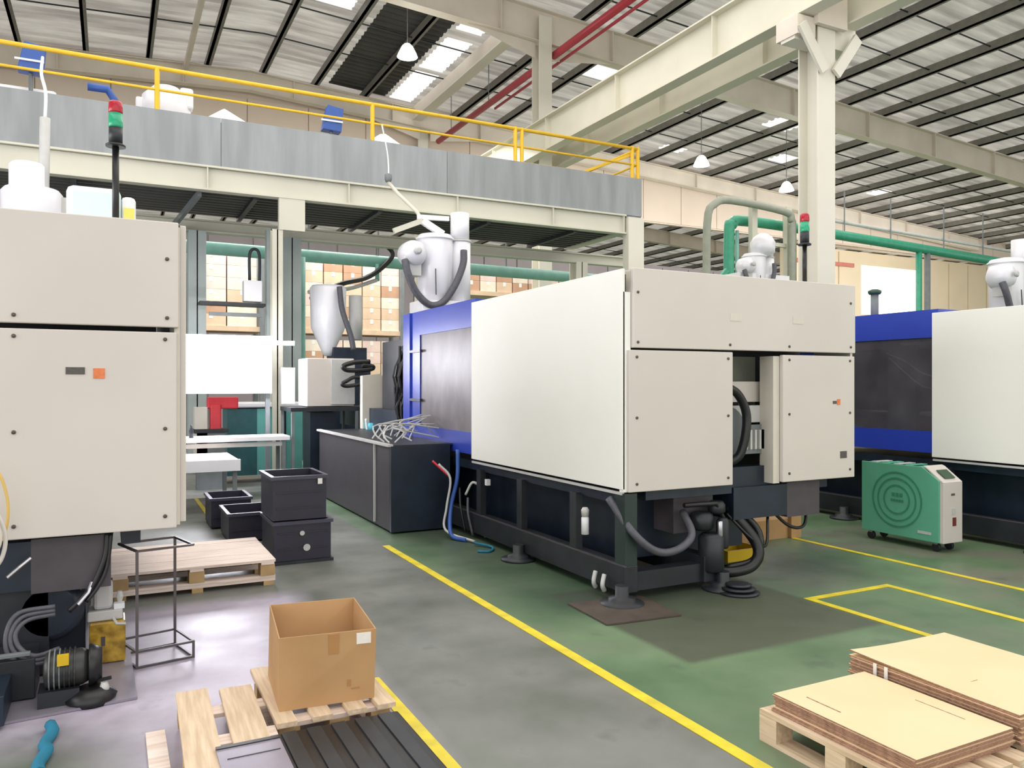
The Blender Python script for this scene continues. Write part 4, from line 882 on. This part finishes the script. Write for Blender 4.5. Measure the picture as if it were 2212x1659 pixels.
MB().tube(arc([(-.55,4.64,.96),(-.505,4.64,.9),(-.49,4.64,.82),(-.52,4.64,.74)],5), .01, 6).build('pale_hose', CREAM2, hs, smooth=True)
tcl = MB(); tcl.tube(arc([(-.25,4.22,.02),(-.235,4.12,.025),(-.26,4.0,.02),(-.245,3.92,.025),(-.27,3.8,.02),(-.26,3.72,.02)],4), .026, 8); tcl.build('teal_rag', TEALC, smooth=True, label='twisted teal rag on the floor in front of the near machine', cat='rag')
# ================================================================ RIGHT: MOULD TEMPERATURE UNIT, cartons
mu = root('temperature_unit', (7.1, 5.2, 0), 'mint green wheeled mould temperature unit with beige front', 'machine')
MB().prism([(4.80,.09),(5.66,.09),(5.66,.80),(4.98,.80),(4.80,.68)], 'x', 6.98, 7.0).build('side_panel', MOULD, mu, bevel=.004)
MB().prism([(4.80,.09),(5.66,.09),(5.66,.79),(4.98,.79),(4.80,.67)], 'x', 7.0, 7.26).build('body', MOULD, mu)
MB().prism([(4.76,.09),(4.80,.09),(4.80,.68),(4.76,.66)], 'x', 6.99, 7.27).build('front_panel', CREAM, mu, bevel=.004)
MB().prism([(4.76,.665),(4.94,.80),(4.97,.81),(4.78,.66)], 'x', 6.99, 7.27).build('slanted_panel', CREAM, mu)
MB().prism([(4.79,.705),(4.88,.775),(4.885,.77),(4.795,.70)], 'x', 7.06, 7.21).build('display', DKGREEN, mu)
MB().box(7.12,4.755,.25,7.17,4.76,.33).build('socket', mat('socket_red', (110,52,44), .5), mu); MB().box(7.1,4.755,.36,7.16,4.76,.42).build('knob_plate', LGREY, mu); MB().box(7.1,4.755,.54,7.15,4.76,.56).build('label_mark', DLAB, mu)
MG = mat('mint_green_ring', (62,140,110), .45)
for rr in (.14, .21, .27):
    q = MB(); n = 40
    vs = []; fs = []
    for j in range(n):
        a = 2*pi*j/n
        for (dx_, dr) in ((-.006,-.008),(-.006,.008),(.002,.008),(.002,-.008)): vs.append((6.98+dx_, 5.25+(rr+dr)*cos(a), .45+(rr+dr)*sin(a)))
    for j in range(n):
        for k_ in range(4): fs.append((j*4+k_, j*4+(k_+1)%4, ((j+1)%n)*4+(k_+1)%4, ((j+1)%n)*4+k_))
    q.add(vs, fs).build('embossed_ring', MG, mu)
for k_, (za, wd) in enumerate(((.48,.13),(.43,.15))):
    for j in range(3 if k_ == 0 else 5):
        ww = wd/(3 if k_ == 0 else 5)*.7; ya = 5.25+wd/2-(j+1)*wd/(3 if k_ == 0 else 5)
        MB().box(6.974,ya,za,6.98,ya+ww,za+(.035 if k_ == 0 else .022)).build('emblem_mark', MG, mu)
MB().box(6.975,4.88,.155,6.98,5.02,.18).build('label_mark', LGREY, mu)
for k_ in range(4): MB().box(7.0,5.1+.13*k_,.80,7.24,5.17+.13*k_,.806).build('vent_slot', LGREY if k_%2 else MOULD, mu)
for xx in (7.03,7.22):
    for yy in (4.86,5.58): MB().lathe((xx-.015,yy,.042), [(.04,0),(.042,.01),(.042,.02),(.04,.03)], 16, 'x').build('caster', DGREY, mu, smooth=True); MB().box(xx-.02,yy-.02,.07,xx+.02,yy+.02,.09).build('caster_fork', SHINY, mu)
for zz in (.45,.55): MB().tube([(7.26,5.0,zz),(7.36,4.98,zz),(7.38,4.98,zz+.1)], .018, 8).build('water_fitting', SHINY, mu, smooth=True)
MB().box(7.27,4.9,.4,7.4,5.1,.6).build('pump_box', LGREY, mu, bevel=.01)
cx = root('brown_carton', (6.1, 6.1, 0), 'brown carton on the floor behind the middle machine, right end', 'box')
MB().box(5.45,6.0,0,6.45,6.5,.2).build('body', CARD, cx); MB().box(6.28,5.95,.0,6.42,6.0,.36).build('flap', CARD, cx); MB().box(6.275,5.94,.34,6.425,6.01,.37).build('flap_edge', SHEET, cx)
yt = root('yellow_tray', (5.1, 5.6, 0), 'yellow drip tray on the floor beneath the middle machine', 'tray')
MB().box(4.92,5.4,0,5.35,5.75,.02).build('base', YELM, yt); MB().box(4.92,5.4,.02,5.35,5.42,.1).build('front_wall', YELM, yt); MB().box(4.92,5.73,.02,5.35,5.75,.1).build('back_wall', YELM, yt); MB().box(4.92,5.42,.02,4.94,5.73,.1).build('side_wall', YELM, yt); MB().box(5.33,5.42,.02,5.35,5.73,.1).build('side_wall', YELM, yt)
pc = root('pale_control_cabinet', (12.2, 9.4, 0), 'pale cabinet beyond the machines under the bright opening', 'cabinet')
MB().box(11.6,11.0,0,12.9,11.6,2.5).build('body', CREAM, pc); MB().box(11.65,10.97,.2,12.2,11.0,2.4).build('door', CREAM2, pc)
sp_ = root('standpipe', (8.7, 8.6, 0), 'grey capped standpipe behind the blue guard of the rightmost machine', 'pipe')
MB().tube([(9.13,7.2,2.38),(9.13,7.2,2.80)], .05, 14).build('pipe', MGREY, sp_, smooth=True); MB().lathe((9.13,7.2,2.80), [(.07,0),(.085,.02),(.085,.05),(.04,.07)], 16).build('cap', DKGREEN, sp_, smooth=True)
MB().bar((8.85,7.2,2.4),(9.1,7.2,2.52),.016).build('stay', DGREY, sp_)
